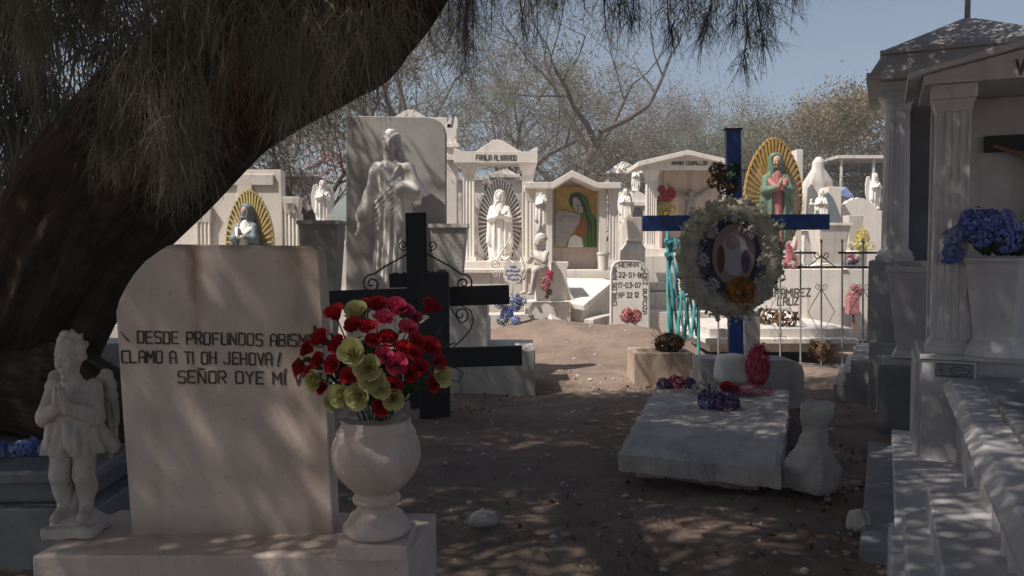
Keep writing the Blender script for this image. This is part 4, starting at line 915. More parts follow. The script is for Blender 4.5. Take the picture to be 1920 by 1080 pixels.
for i in range(22):
    a = random.uniform(0, 2 * PI); l = inst('leaf', LEAFM, 'flowerleaf', bf, (.1 * math.cos(a), .1 * math.sin(a), .03), random.uniform(.10, .17)); l.rotation_euler = (random.uniform(.2, 1), 0, a - PI / 2)

# hip roofed mausoleum behind
T2 = thing('mausoleum', 'grey hip roofed mausoleum with a cross on top behind the canopy tomb', 'mausoleum', (3.63, 7.6, 0), -TH)
def round_col(parent, cx, cy, r, z0, z1, m):
    mb = MB(); h = z1 - z0
    mb.lathe([(r, z0 + .10), (r * .98, z0 + h * .5), (r * .9, z1 - .16)], (cx, cy, 0), 40, flute=.03, nfl=20); c = mb.build('column', m, parent, smooth=False)
    mb = MB(); mb.frus(cx, cy, z0, z0 + .05, r * 1.4, r * 1.4, r * 1.4, r * 1.4); mb.lathe([(r * 1.3, z0 + .05), (r * 1.32, z0 + .075), (r * 1.1, z0 + .11)], (cx, cy, 0), 28); mb.build('column_base', m, c, bevel=.004)
    mb = MB(); mb.lathe([(r * .95, z1 - .18), (r * 1.0, z1 - .12), (r * 1.3, z1 - .05)], (cx, cy, 0), 28); mb.frus(cx, cy, z1 - .05, z1, r * 1.4, r * 1.4, r * 1.4, r * 1.4); mb.build('capital', m, c, bevel=.004)
for x, y in ((0, 0), (1.2, 0)): round_col(T2, x, y, .118, 1.35, 2.93, 'marble')
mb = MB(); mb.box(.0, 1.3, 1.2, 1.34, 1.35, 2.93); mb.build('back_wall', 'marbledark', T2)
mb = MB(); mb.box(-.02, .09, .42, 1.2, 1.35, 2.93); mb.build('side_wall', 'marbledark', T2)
mb = MB(); mb.box(-.15, 1.36, -.14, 1.38, 2.93, 3.02); mb.build('entablature', 'marble', T2, bevel=.005)
mb = MB(); mb.box(-.27, 1.47, -.26, 1.5, 3.02, 3.09); mb.frus(.6, .62, 3.09, 3.27, .84, .85, .74, .75); mb.build('cornice', 'roofgrey', T2, bevel=.006)
mb = MB(); mb.frus(.6, .62, 3.27, 3.31, .76, .77, .76, .77); mb.frus(.6, .62, 3.31, 3.71, .74, .75, .03, .03); mb.build('roof', 'roofgrey', T2, bevel=.006)
mb = MB(); mb.box(.575, .625, .60, .64, 3.68, 4.1); mb.box(.45, .75, .605, .635, 3.93, 3.98); mb.build('cross', 'greyiron', T2, bevel=.004)
mb = MB(); mb.box(-.22, 1.42, -.18, 1.45, .58, 1.35); mb.build('pedestal', 'roofgrey', T2, bevel=.006)
for i, (x, y, z) in enumerate(((-.20, -.34, .60), (-.13, -.52, .49), (-.06, -.70, .39), (.01, -.88, .30), (-.36, -.10, .40), (-.44, -.02, .27), (-.52, .0, .14))):
    mb = MB(); mb.box(x, 1.5 - .01 * i, y, 1.47 + .01 * i, -.05 - .01 * i, z); mb.build('step', 'roofgrey' if i != 3 else 'marbledark', T2, bevel=.008)
bk = thing('stone_block', 'dark grey marble block carrying the tapered vase between the two right tombs', 'block', (P(1690, 470, 6.35).x, 6.35, 0), -TH)
mb = MB(); mb.box(-.15, .40, -.16, .16, -.05, .545); mb.build('body', 'marbledark', bk, bevel=.006)
mb = MB(); mb.box(-.12, .16, -.13, .13, .545, .60); mb.build('cap', 'marble', bk, bevel=.006)
vv = tvase('tapered_vase', 'grey marble tapered vase standing on a dark block between the two right tombs', 1708, 6.32, 505, 669, 78, 42, 'marble'); vv.rotation_euler.z = -TH

# broken pedestal stone and loose rocks
def brk(p):
    d = np.full(len(p), 9.); R1 = rotm(0, 0, .5)
    q = p @ R1
    hw = np.interp(p[:, 2], [0, .05, .13, .2, .28, .38, .46, .53], [.145, .155, .15, .115, .072, .062, .085, .095])
    d = (np.maximum(np.abs(q[:, 0]), np.abs(q[:, 1])) * .75 + np.sqrt(q[:, 0] ** 2 + q[:, 1] ** 2) * .28 - hw) * .75
    d = su(np.maximum(np.maximum(d, p[:, 2] - .52 - .12 * p[:, 0]), .01 - p[:, 2]), 9 + 0 * d, .001)
    return d + .006 * np.sin(p[:, 0] * 45 + p[:, 2] * 20) * np.sin(p[:, 1] * 50 + p[:, 2] * 31)
bp = thing('broken_pedestal', 'broken waisted grey stone pedestal leaning on the dirt beside the slab grave', 'stone', (P(1525, 470, 4.75).x, 4.75, .02), .3)
b_ = surf('body', brk, (-.2, -.2, -.01), (.2, .2, .6), .009, 'concrete', bp); b_.rotation_euler = (.06, .05, 0)
def rock(name, label, px, py, Y, r, sd, m='concrete', sx=(1, 1, .6), grp=None):
    rs = np.random.default_rng(sd); A = rs.normal(0, 1, (4, 3)) * 9 / r / 10; ph = rs.uniform(0, 6, 4)
    def f(p): return ell(p, (0, 0, 0), tuple(r * k for k in sx)) + r * .09 * sum(np.sin(p @ a * 3 + h) for a, h in zip(A, ph)) * .6
    x = P(px, 470, Y).x; o = surf(name, f, (-r * 1.5,) * 3, (r * 1.5,) * 3, r / 11, m); o.location = (x, Y, ground_z(x, Y) + r * sx[2] * .45); return tag(o, label, 'rock', grp)
rock('rock', 'pale jagged rock lying by the low kerb of the canopy tomb', 1622, 1010, 4.05, .075, 3, 'plaster2', (.8, .7, 1.0)); rock('rock', 'flat pale rock in the shade right of the stone urn', 905, 995, 4.2, .085, 4, 'concrete', (1, .7, .5))
rock('rock', 'tiny pale rock on the sunlit dirt in front of the mound, left one', 1085, 700, 9.0, .022, 6, 'plaster2'); rock('rock', 'tiny pale rock on the sunlit dirt in front of the mound, right one', 1108, 712, 8.8, .028, 7, 'plaster2'); rock('rock', 'small pale rock beside the foot of the broken pedestal', 1610, 915, 4.9, .05, 8, 'tan', (1.2, .8, .4))

# ================================================================== slab grave with the blue cross
sl = thing('slab_grave', 'weathered low concrete slab grave in dappled shade before the blue cross', 'grave', (1.5, 5.8, 0))
cr = [(.665, 4.93, .20), (1.555, 4.57, .19), (2.37, 6.78, .27), (1.305, 7.12, .28)]
def quad_grid(c, n, t, amp):
    vs = []; f = []; c = [Vector(q) for q in c]
    for lay in (0, 1):
        for i in range(n + 1):
            for j in range(n + 1):
                u, v = i / n, j / n; p = c[0] * (1 - u) * (1 - v) + c[1] * u * (1 - v) + c[2] * u * v + c[3] * (1 - u) * v
                e = min(u, v, 1 - u, 1 - v); m_ = c[0].lerp(c[2], .5)
                if e == 0: p = p + (p - m_).normalized() * random.gauss(0, amp * 1.6)
                p.z += random.gauss(0, amp * .35) - lay * t - (amp * 2.2 if e == 0 and not lay else 0); vs.append(p)
    N = (n + 1) ** 2; g = lambda i, j, l: l * N + i * (n + 1) + j
    for i in range(n):
        for j in range(n): f += [(g(i, j, 0), g(i + 1, j, 0), g(i + 1, j + 1, 0), g(i, j + 1, 0)), (g(i, j, 1), g(i, j + 1, 1), g(i + 1, j + 1, 1), g(i + 1, j, 1))]
    for i in range(n): f += [(g(i, 0, 0), g(i, 0, 1), g(i + 1, 0, 1), g(i + 1, 0, 0)), (g(i + 1, n, 0), g(i + 1, n, 1), g(i, n, 1), g(i, n, 0)), (g(0, i + 1, 0), g(0, i + 1, 1), g(0, i, 1), g(0, i, 0)), (g(n, i, 0), g(n, i, 1), g(n, i + 1, 1), g(n, i + 1, 0))]
    mb = MB(); mb.add(vs, f); return mb
quad_grid(cr, 26, .12, .006).build('slab', 'concrete', sl, True, smooth=False)
mb = MB(); mb.plan([(.80, 5.1), (1.5, 4.80), (2.26, 6.75), (1.38, 7.05)], -.1, .11); mb.build('footing', 'tan', sl, True, bevel=.01)
cb = thing('headblock', 'rounded grey concrete headblock at the far end of the slab grave', 'headstone', (P(1410, 470, 7.35).x, 7.35, 0))
mb = MB(); mb.prism([pz(x, y, 7.3) for x, y in ((1312, 775), (1509, 775), (1509, 700), (1505, 686), (1496, 679), (1480, 675), (1312, 672))], 7.3, 7.62); mb.build('body', 'concrete', cb, True, bevel=.015, ang=.9)
def pil(p): return bx(p, (0, 0, .13), (.15, .10, .13), rotm(0, .06, .1), .06) + .006 * np.sin(p[:, 0] * 25 + 1) * np.sin(p[:, 2] * 21)
o = surf('stuffed_sack', pil, (-.25, -.2, -.03), (.25, .2, .32), .009, 'statue'); o.location = (P(1376, 470, 7.05).x, 7.05, .275); tag(o, 'rounded pale grey bundle leaning at the foot of the blue cross', 'bundle')
YX = 7.72
bc = thing('blue_cross', 'tall blue painted metal cross rising behind the slab grave', 'grave cross', (P(1375, 470, YX).x, YX, 0))
mb = MB(); a, b = P(1374, 241, YX), P(1381, 760, YX); b.z = -.1; mb.bar(b, a, 27 * pxm(YX), .07); mb.build('upright', 'blue', bc, True, bevel=.004)
mb = MB(); mb.bar(P(1358, 243, YX), P(1390, 243, YX), .018, .09); mb.build('cap', 'black', bc, True)
mb = MB(); mb.bar(P(1204, 419, YX - .004), P(1553, 416, YX - .004), 29 * pxm(YX), .08); mb.build('crossarm', 'blue', bc, True, bevel=.004)
# wreath
YW = 7.55; kw = pxm(YW); wc = P(1368, 483, YW)
wr = thing('funeral_wreath', 'oval olive cream funeral wreath with white puffs hanging on the blue cross', 'wreath', wc)
def ring_petals(rx, ry, n, sz, seed, dep=.05, jr=.1, face=-.3):
    rs = np.random.default_rng(seed); a = rs.uniform(0, 2 * PI, n); q = 1 + rs.normal(0, jr, n); c = np.stack([rx * q * np.cos(a), rs.uniform(-dep, dep, n), ry * q * np.sin(a)], 1)
    u = np.stack([np.cos(a), np.full(n, face) + rs.normal(0, .5, n), np.sin(a)], 1) + rs.normal(0, .32, (n, 3)); u /= np.linalg.norm(u, axis=1)[:, None]; v = np.cross(u, rs.normal(0, 1, (n, 3))); v /= np.linalg.norm(v, axis=1)[:, None]; s = sz * rs.uniform(.6, 1.3, (n, 1))
    V = np.stack([c - v * s * .5, c - v * s * .4 + u * s * .8, c + v * s * .45 + u * s * .9, c + v * s * .5], 1).reshape(-1, 3); return V, np.arange(n * 4).reshape(-1, 4)
mb = MB()
for k_ in range(33):
    pass
pts = [(98 * kw * .80 * math.cos(2 * PI * i / 40), 0, 112 * kw * .80 * math.sin(2 * PI * i / 40)) for i in range(41)]
mb.tube(pts, .10, 12, False); mb.build('ring', 'cream', wr, smooth=True)
V1, Q1 = ring_petals(98 * kw * .80, 112 * kw * .80, 4600, .040, 1, .085, .115); npmesh('ruffle', V1, Q1, 'cream', wr)
mb = MB(); mb.lathe([(.001, -.02), (1, -.02), (1, .02), (.001, .02)], (0, 0, 0), 40); b_ = mb.build('backing', 'slatepetal', wr); b_.scale = (70 * kw, 82 * kw, 1); b_.rotation_euler = (PI / 2, 0, 0); b_.location = (0, .03, 0)
BALL = [ball_mesh('puff', 150, 20 + i, sz=.5) for i in range(2)]
def wp(px, py, dy): return P(px, py, YW) - wc + Vector((0, dy, 0))
for px, py, r in ((1330, 433, 14), (1403, 434, 13), (1372, 405, 13), (1313, 487, 14), (1332, 533, 14), (1426, 530, 15), (1430, 487, 12), (1392, 560, 10)): inst('white_puff', BALL[0], 'whitepetal', wr, wp(px, py, -.05), r * kw, (0, -1, 0))
for px, py, r in ((1318, 458, 13), (1320, 512, 15), (1428, 507, 14), (1350, 418, 11), (1398, 420, 10)): inst('blue_puff', BALL[1], 'slatepetal', wr, wp(px, py, -.03), r * kw, (0, -1, 0))
mb = MB(); mb.lathe([(.001, -.012), (1, -.012), (1, .012), (.001, .012)], (0, 0, 0), 36); pc = mb.build('oval_picture', 'picturepink', wr); pc.scale = (40 * kw, 58 * kw, 1); pc.rotation_euler = (PI / 2, 0, 0); pc.location = wp(1374, 478, -.02)
mb = MB(); mb.lathe([(.001, -.014), (1, -.014), (1, .010), (.001, .010)], (0, 0, 0), 28); q_ = mb.build('pale_figure', 'picturegrey', pc); q_.scale = (.62, .72, 1.1); q_.location = (.05, .05, .002)
for nm_, m_, px, py, sx, sy in (('print_patch', 'picturepink', 1372, 455, 12, 14), ('rust_patch', 'brownleaf', 1350, 486, 7, 26), ('dim_patch', 'purple', 1396, 490, 8, 22)):  # plain low contrast ovals of the printed picture
    mb = MB(); mb.lathe([(.001, -.012), (1, -.012), (1, .012), (.001, .012)], (0, 0, 0), 20); q_ = mb.build(nm_, m_, wr); q_.scale = (sx * kw, sy * kw, 1); q_.rotation_euler = (PI / 2, 0, .0); q_.location = wp(px, py, -.026)
inst('orange_flower', ball_mesh('orange_flower', 240, 31, sz=.55, flat=.4), 'orange', wr, wp(1385, 549, -.07), 27 * kw, (0, -1, 0)); inst('flower_centre', ball_mesh('flower_centre', 80, 32, sz=.5, flat=.5), 'brownleaf', wr, wp(1385, 549, -.12), 9 * kw, (0, -1, 0))
dr = thing('dried_bow', 'dried brown flower bow tied below the top of the blue cross', 'flowers', P(1362, 330, YX - .06))
for dx, dy, r, m_ in ((-18, -12, 15, 'brownleaf'), (-22, 10, 13, 'brownleaf'), (-8, 0, 14, 'brownleaf'), (8, 4, 15, 'flowerleaf'), (14, -14, 12, 'flowerleaf'), (12, 22, 11, 'brownleaf'), (-6, 24, 12, 'brownleaf')): inst('dry_bloom', BALL[1], m_, dr, (dx * kw, random.uniform(-.03, .03), -dy * kw), r * kw, (0, -1, 0))
inst('white_bead', BALL[0], 'whitepetal', dr, (34 * kw, 0, 12 * kw), 5 * kw)

# flowers lying on the slab
def bloom(label, cat, parts, px, py, Y, z):
    t = thing('fallen_flowers', label, cat, (P(px, 470, Y).x, Y, z))
    for dx, dy, dz, r, me, m_ in parts: inst('bloom', me, m_, t, (dx, dy, dz), r, (random.uniform(-.4, .4), -.6, .8), random.uniform(0, 6))
    return t
bloom('clump of purple artificial flowers lying on the slab grave', 'flowers', [(-.09, 0, .06, .085, BALL[0], 'purple'), (.02, -.05, .06, .09, BALL[1], 'purple'), (-.13, -.03, .04, .05, BALL[1], 'lightblue'), (.10, .0, .04, .05, BALL[1], 'flowerleaf')], 1355, 770, 6.1, .24)
bloom('red artificial rose lying on the slab grave', 'flowers', [(0, 0, .05, .08, ROSE[1], 'red'), (.06, .03, .04, .06, ROSE[0], 'red')], 1367, 725, 6.5, .26)
bloom('white artificial flowers lying left of the red rose on the slab', 'flowers', [(0, 0, .05, .075, BALL[0], 'whitepetal'), (-.06, .05, .04, .06, BALL[1], 'whitepetal'), (.02, .08, .05, .05, BALL[0], 'flowerleaf')], 1330, 728, 6.55, .26)
bloom('dark magenta flowers at the back left corner of the slab', 'flowers', [(-.16, 0, .03, .06, BALL[0], 'purple'), (-.05, .02, .04, .07, BALL[1], 'pink'), (.07, 0, .03, .06, BALL[0], 'purple')], 1282, 722, 6.85, .27)
t = thing('fallen_flowers', 'tall crimson feathery flower beside the pale bundle', 'flowers', (P(1424, 470, 6.9).x, 6.9, .265))
V, Q = petal_ball(420, 9, 1, .35, 1); V = V * (.10, .08, .19) + (0, 0, .19); npmesh('bloom', V, Q, 'pink', t)
t = thing('fallen_flowers', 'pale pink cloth flowers spread on the right back of the slab', 'flowers', (P(1412, 470, 6.55).x, 6.55, .26))
V, Q = petal_ball(300, 10, 1, .3, 1); V = V * (.19, .09, .045) + (0, 0, .04); npmesh('bloom', V, Q, 'palepink', t)
# ================================================================== middle distance: sunlit graves
def pbox(mb, x0, y0, x1, y1, Y0, Y1):
    a, b = P(x0, y1, Y0), P(x1, y0, Y0); return mb.box(a.x, b.x, Y0, Y1, a.z, b.z)
def ppoly(mb, pts, Y0, Y1): return mb.prism([pz(x, y, Y0) for x, y in pts], Y0, Y1)
def part(name, m, par, *boxes, bevel=.006):
    mb = MB()
    for b in boxes: pbox(mb, *b)
    return mb.build(name, m, par, True, bevel=bevel)
def base_at(px, Y): return (P(px, 470, Y).x, Y, 0)
def pillar(par, x0, x1, y0, y1, Y, m='plaster', nf=3, capw=5):
    a, b = P(x0, y1, Y), P(x1, y0, Y); o = woff(par); hw = (b.x - a.x) / 2; cxm = (a.x + b.x) / 2 - o.x; cy = Y + hw - o.y
    mb = MB(); fluted(mb, cxm, cy, hw, a.z, b.z, nf, hw * .12); c = mb.build('column', m, par, bevel=.003)
    k_ = pxm(Y); mb = MB(); mb.frus(cxm, cy, b.z - .22, b.z - .02, hw, hw, hw + capw * k_, hw + capw * k_); mb.frus(cxm, cy, b.z - .02, b.z + .001, hw + capw * k_, hw + capw * k_, hw + capw * k_, hw + capw * k_); mb.build('capital', m, c, bevel=.003)
    mb = MB(); mb.frus(cxm, cy, a.z, a.z + .10, hw + 4 * k_, hw + 4 * k_, hw + 3 * k_, hw + 3 * k_); mb.build('column_base', m, c, bevel=.005); return c

# veiled statue with rays: sculpted once, reused with other paints
_vm = {}
def vs_part(key, f, lo, hi, h):
    o = surf('tmp', f, lo, hi, h, None); _vm[key] = o.data; bpy.data.objects.remove(o)
def v_gown(p):
    d = robe(p, [(.06, .20, .17), (.5, .19, .16), (.9, .165, .14), (1.2, .155, .12), (1.36, .10, .08)], 0, 0, 8, .10, .6); d = su(d, rc(p, (0, 0, 1.34), (0, -.01, 1.44), .05, .045), .03)
    d = su(d, ell(p, (.06, -.15, .10), (.12, .07, .05)), .04)
    for s in (-1, 1): d = su(d, rc(p, (s * .17, -.04, 1.22), (s * .05, -.20, 1.06), .055, .05), .04)
    return d
def v_skin(p):
    d = head(p, (0, -.03, 1.53), .215, rotm(.22, 0, -.22)); d = su(d, rc(p, (0, 0, 1.38), (0, -.02, 1.46), .045, .042), .02)
    for s in (-1, 1):
        d = np.minimum(d, rc(p, (s * .035, -.215, 1.06), (s * .014, -.245, 1.16), .026, .02))
        for i in range(4): d = su(d, rc(p, (s * .012, -.235 - i * .012, 1.15), (s * .008, -.25 - i * .011, 1.225 - abs(i - 1.4) * .012), .011, .008), .004)
        d = su(d, rc(p, (s * .014, -.225, 1.13), (s * .008, -.215, 1.185), .011, .009), .006)
    return d
def v_mantle(p):
    d = robe(p, [(.09, .25, .18), (.5, .285, .20), (.95, .25, .18), (1.2, .215, .15), (1.36, .135, .11), (1.50, .135, .135), (1.62, .122, .125), (1.68, .07, .07)], 0, .012, 7, .07, 1.0, 2)
    d = su(d, rc(p, (-.22, -.04, 1.05), (-.25, -.10, .5), .05, .06), .05); d = su(d, rc(p, (.22, -.04, 1.05), (.25, -.08, .45), .05, .07), .05)
    cut = bx(p, (0, -.25, .68), (.095, .25, .66), None, .05); cut = np.minimum(cut, ell(p, (-.02, -.16, 1.525), (.088, .14, .125))); cut = np.minimum(cut, ell(p, (0, -.18, 1.36), (.08, .12, .1)))
    d = ss(d, cut, .03)
    for s in (-1, 1): d = su(d, su(rc(p, (s * .17, -.02, 1.24), (s * .215, -.10, 1.02), .07, .075), rc(p, (s * .215, -.10, 1.02), (s * .085, -.20, 1.05), .075, .05), .03), .03)
    return d
def v_hair(p):
    return np.maximum(ell(p, (0, .005, 1.535), (.105, .11, .135)), -ell(p, (-.02, -.14, 1.515), (.068, .12, .105)))
vs_part('hair', v_hair, (-.16, -.16, 1.35), (.16, .16, 1.7), .011)
vs_part('gown', v_gown, (-.3, -.3, 0), (.3, .22, 1.5), .016); vs_part('skin', v_skin, (-.15, -.34, .95), (.15, .14, 1.7), .0085); vs_part('mantle', v_mantle, (-.4, -.3, .02), (.4, .28, 1.76), .015)
def v_angel(p):
    d = head(p, (0, -.12, .07), .13, rotm(-.2, 0, .2)); d = su(d, ell(p, (0, -.06, -.03), (.09, .07, .07)), .03)
    for s in (-1, 1): d = su(d, rc(p, (s * .05, -.06, .0), (s * .20, -.08, .10), .035, .022), .03); d = su(d, ell(p, (s * .20, .02, .0), (.13, .025, .055), rotm(0, s * .35, 0)), .03)
    return d
vs_part('angel', v_angel, (-.4, -.25, -.15), (.4, .1, .2), .012)
def oval(k_, i, n, rx=.50, rz=.93): a = 2 * PI * i / n; return (rx * k_ * math.cos(a), .90 + rz * k_ * math.sin(a) * (1 + .10 * max(0, math.sin(a)) ** 6))
mb = MB(); NR = 48
for i in range(NR):
    p0, p1 = oval(.5, i + .5, NR), oval(1.0, i + .5, NR); mb.bar((p0[0], .11, p0[1]), (p1[0], .085, p1[1]), .031, .05, (0, 1, 0))
for i in range(NR * 2):
    p0, p1 = oval(1.0 + .03 * (i % 2), i, NR * 2), oval(1.0 + .03 * ((i + 1) % 2), i + 1, NR * 2); mb.bar((p0[0], .105, p0[1]), (p1[0], .105, p1[1]), .018, .055, (0, 1, 0))
_vm['aureole'] = bpy.data.meshes.new('aureole'); _vm['aureole'].from_pydata(mb.v, [], mb.f)
mb = MB(); mb.prism([oval(1.0, i, 72) for i in range(72)], .118, .16); _vm['backing'] = bpy.data.meshes.new('backing'); _vm['backing'].from_pydata(mb.v, [], mb.f)
def vpart(t, name, key, m):
    me = _vm[key].copy(); me.name = name; me.materials.clear(); me.materials.append(M[m]); o = bpy.data.objects.new(name, me); S.collection.objects.link(o); o.parent = t; return o
def veiled(label, px, ybase, Y, height, gown, mantle, skin, rays=None, back=None, rz=0, angel=None, name='veiled_statue'):
    z = P(px, ybase, Y).z; t = thing(name, label, 'statue', (P(px, 470, Y).x, Y, z), rz); t.scale = (height / 1.9,) * 3
    vpart(t, 'gown', 'gown', gown); vpart(t, 'face_and_hands', 'skin', skin); vpart(t, 'mantle', 'mantle', mantle)
    if skin != 'statue': vpart(t, 'hair', 'hair', 'hair')
    if rays: vpart(t, 'aureole', 'aureole', rays); vpart(t, 'ray_backing', 'backing', back)
    if angel: a = vpart(t, 'carrying_angel', 'angel', angel); a.location = (0, -.12, .05)
    mb = MB(); mb.frus(0, 0, -.06, .09, .26, .20, .22, .17); mb.build('base', gown if not rays else skin if skin == 'statue' else 'plaster2', t, bevel=.01); return t

# --- white temple with peaked top, fluted columns
Y = 14.5; t = thing('white_temple', 'open white temple shrine with a small peaked top and dark lettering on its beam', 'shrine', base_at(930, Y))
bm = part('beam', 'plaster', t, (851, 284, 1008, 305, Y - .1, Y + .6))
mb = MB(); ppoly(mb, [(892, 284), (976, 284), (944, 264), (932, 261), (922, 264)], Y - .08, Y + .5); ppoly(mb, [(851, 284), (868, 284), (856, 279), (851, 278)], Y - .1, Y + .6); ppoly(mb, [(991, 284), (1008, 284), (1008, 276), (1003, 277)], Y - .1, Y + .6); mb.build('peak', 'plaster', t, True, bevel=.006)
mb = MB(); line(mb, 'FAMILIA ALVARADO', 893, 300, 968, 301, 9, Y - .1, w_=.021, jit=.02); mb.build('inscription', 'letter', bm, True)
pillar(t, 868, 889, 305, 492, Y, capw=7); pillar(t, 979, 1000, 305, 492, Y, capw=7)
part('platform', 'plaster', t, (838, 490, 1012, 503, Y - .5, Y + .7)); part('tomb', 'plaster', t, (846, 503, 1008, 620, Y - .4, Y + .65)); part('step', 'plaster', t, (846, 512, 1004, 600, Y - 1.3, Y - .42)); part('ledge', 'plaster', t, (842, 505, 1008, 512, Y - 1.36, Y - .42))
veiled('small white veiled statue before grey rays inside the open white temple', 937, 494, 14.6, 1.52, 'statue', 'statue', 'statue', 'statue', 'greyslab', 0, 'statue')
# --- gabled niche with painting
Y = 13.7; t = thing('gabled_niche', 'white gabled niche shrine holding a painted picture of a figure in green', 'shrine', base_at(1073, Y))
mb = MB(); ppoly(mb, [(984, 353), (1038, 353), (1073, 332), (1120, 353), (1165, 353), (1165, 342), (1121, 342), (1073, 319), (1036, 341), (984, 342)], Y - .15, Y + .85); mb.build('roof', 'plaster', t, True, bevel=.008)
pillar(t, 987, 1003, 353, 500, Y, nf=2, capw=3); pillar(t, 1142, 1158, 353, 500, Y, nf=2, capw=3)
mb = MB(); ppoly(mb, [(1030, 520), (1138, 520), (1138, 352), (1120, 350), (1073, 330), (1040, 350), (1030, 352)], Y + .55, Y + .7); mb.build('back_wall', 'pinkstone', t, True)
part('side_wall', 'plaster', t, (1026, 350, 1036, 520, Y + .05, Y + .56)); part('side_wall', 'plaster', t, (1124, 350, 1138, 520, Y + .05, Y + .56))
part('platform', 'plaster', t, (1000, 506, 1160, 640, Y - .1, Y + .9))
pic = thing('painted_picture', 'picture of a veiled woman in green beside a pale figure on gold ground', 'picture', P(1081, 464, Y + .5))
Yp = Y + .50
mb = MB(); pbox(mb, 1042, 350, 1120, 465, Yp, Yp + .04); mb.build('gold_ground', 'goldart', pic, True)
def art(name, m, pts, lay): mb = MB(); ppoly(mb, pts, Yp - .004 * lay, Yp + .02); return mb.build(name, m, pic, True)
art('green_mantle', 'greenart', [(1119, 463), (1119, 410), (1112, 402), (1106, 398), (1104, 380), (1098, 368), (1088, 361), (1077, 360), (1069, 365), (1066, 376), (1068, 385), (1080, 400), (1088, 412), (1095, 463)][::-1], 1)
art('dark_hair', 'hair', [(1069, 366), (1076, 362), (1084, 365), (1094, 378), (1100, 394), (1098, 398), (1090, 380), (1080, 370), (1074, 372), (1073, 390), (1068, 382)][::-1], 2)
art('pale_face', 'paleart', [(1074, 371), (1081, 370), (1088, 378), (1093, 390), (1093, 397), (1088, 401), (1080, 398), (1075, 388)][::-1], 3)
art('rust_sleeve', 'redart', [(1085, 404), (1098, 414), (1102, 432), (1092, 446), (1080, 440), (1078, 420)][::-1], 4)
art('grey_figure', 'paleart', [(1042, 462), (1042, 402), (1048, 394), (1062, 396), (1076, 400), (1088, 402), (1086, 418), (1074, 434), (1064, 450), (1060, 462)][::-1], 5)
art('grey_folds', 'greyslab', [(1044, 408), (1058, 401), (1086, 404), (1084, 411), (1060, 409), (1046, 415)][::-1], 6)
for q in (((1098, 402), (1108, 420), (1110, 462)), ((1092, 384), (1104, 410), (1102, 462)), ((1084, 364), (1100, 372), (1108, 400)), ((1115, 414), (1116, 440), (1115, 462))):
    mb = MB(); mb.tube([P(x, y, Yp - .012) for x, y in q], .010, 4); mb.build('mantle_fold', 'flowerleaf', pic, True)
for q in (((1079, 384), (1083, 385)), ((1087, 384), (1091, 386)), ((1084, 386), (1086, 391), (1083, 392)), ((1081, 396), (1087, 397))):
    mb = MB(); mb.tube([P(x, y, Yp - .014) for x, y in q], .0055, 4); mb.build('face_line', 'hair', pic, True)
for q in (((1044, 416), (1066, 414), (1084, 414)), ((1044, 430), (1060, 424), (1078, 424)), ((1046, 446), (1056, 436), (1070, 434)), ((1046, 404), (1052, 398), (1062, 399)), ((1052, 460), (1058, 446), (1066, 444))):
    mb = MB(); mb.tube([P(x, y, Yp - .022) for x, y in q], .007, 4); mb.build('grey_fold', 'greyslab', pic, True)
art('white_robe', 'statue', [(1064, 464), (1068, 446), (1078, 440), (1090, 446), (1094, 464)][::-1], 7)
# sloping tomb in front of the niche, turned to the left
t = thing('sloping_tomb', 'cream tomb with a moulded sloping lid running forward from the gabled niche', 'tomb', base_at(1090, 13))
def lidtop(o_):
    q = [P(1062 - o_, 566 + o_ * .5, 12.35), P(1096 + o_, 572 + o_ * .5, 12.3), P(1156 + o_, 522, 13.45), P(1012 - o_, 520, 13.5)]; return q
mb = MB(); a = lidtop(0); mb.add([tuple(p) for p in a] + [(p.x, p.y, p.z - .10) for p in a], [(0, 1, 2, 3), (7, 6, 5, 4), (0, 4, 5, 1), (1, 5, 6, 2), (2, 6, 7, 3), (3, 7, 4, 0)]); mb.build('lid', 'plaster', t, True, bevel=.02)
mb = MB(); a = [a[0].lerp(a[2], .06), a[1].lerp(a[3], .06), a[2].lerp(a[0], .06), a[3].lerp(a[1], .06)]
mb.add([(p.x, p.y, p.z - .09) for p in a] + [(p.x, p.y, -.05) for p in a], [(0, 1, 2, 3), (7, 6, 5, 4), (0, 4, 5, 1), (1, 5, 6, 2), (2, 6, 7, 3), (3, 7, 4, 0)]); mb.build('body', 'plaster', t, True)
part('kerb', 'plaster2', t, (1078, 608, 1104, 634, 11.95, 12.2))
mb = MB(); q = [P(1104, 634, 12.0), P(1150, 606, 13.0)]; mb.bar((q[0].x, q[0].y, .32), (q[1].x, q[1].y, .34), .16, .2, (0, 0, 1)); mb.build('kerb', 'plaster2', t, True, bevel=.01)
# pedestal with flared side, seated cherub
Y = 12.45; t = thing('flared_pedestal', 'white stepped pedestal with a curved flaring side carrying the seated cherub', 'pedestal', base_at(1030, Y))
mb = MB(); ppoly(mb, [(1004, 572), (1083, 572), (1078, 562), (1069, 548), (1064, 530), (1062, 508), (1066, 497), (1066, 491), (1034, 491), (1034, 510), (1004, 512)], Y, Y + .42); mb.build('upper_block', 'plaster', t, True, bevel=.008)
part('lower_block', 'plaster', t, (984, 566, 1070, 640, Y - .25, Y + .3))
part('foot_block', 'plaster2', t, (903, 590, 998, 618, Y - .35, Y + .1))
for i, (x, y, rx, ry, rz_, lb) in enumerate(((1052, 612, .5, .5, .3, 'tilted pale broken slab leaning at the foot of the flared pedestal'), (1068, 626, .12, -.1, .6, 'flat pale broken slab lying on the dirt under the flared pedestal'))):
    p = P(x, y, 11.9); mb = MB(); mb.box(-.20, .20, -.16, .16, -.035, .035); o = mb.build('broken_slab', 'plaster2', None, bevel=.008); o.location = p; o.rotation_euler = (rx, ry, rz_); tag(o, lb, 'slab')
zc = P(1010, 511, 12.5).z
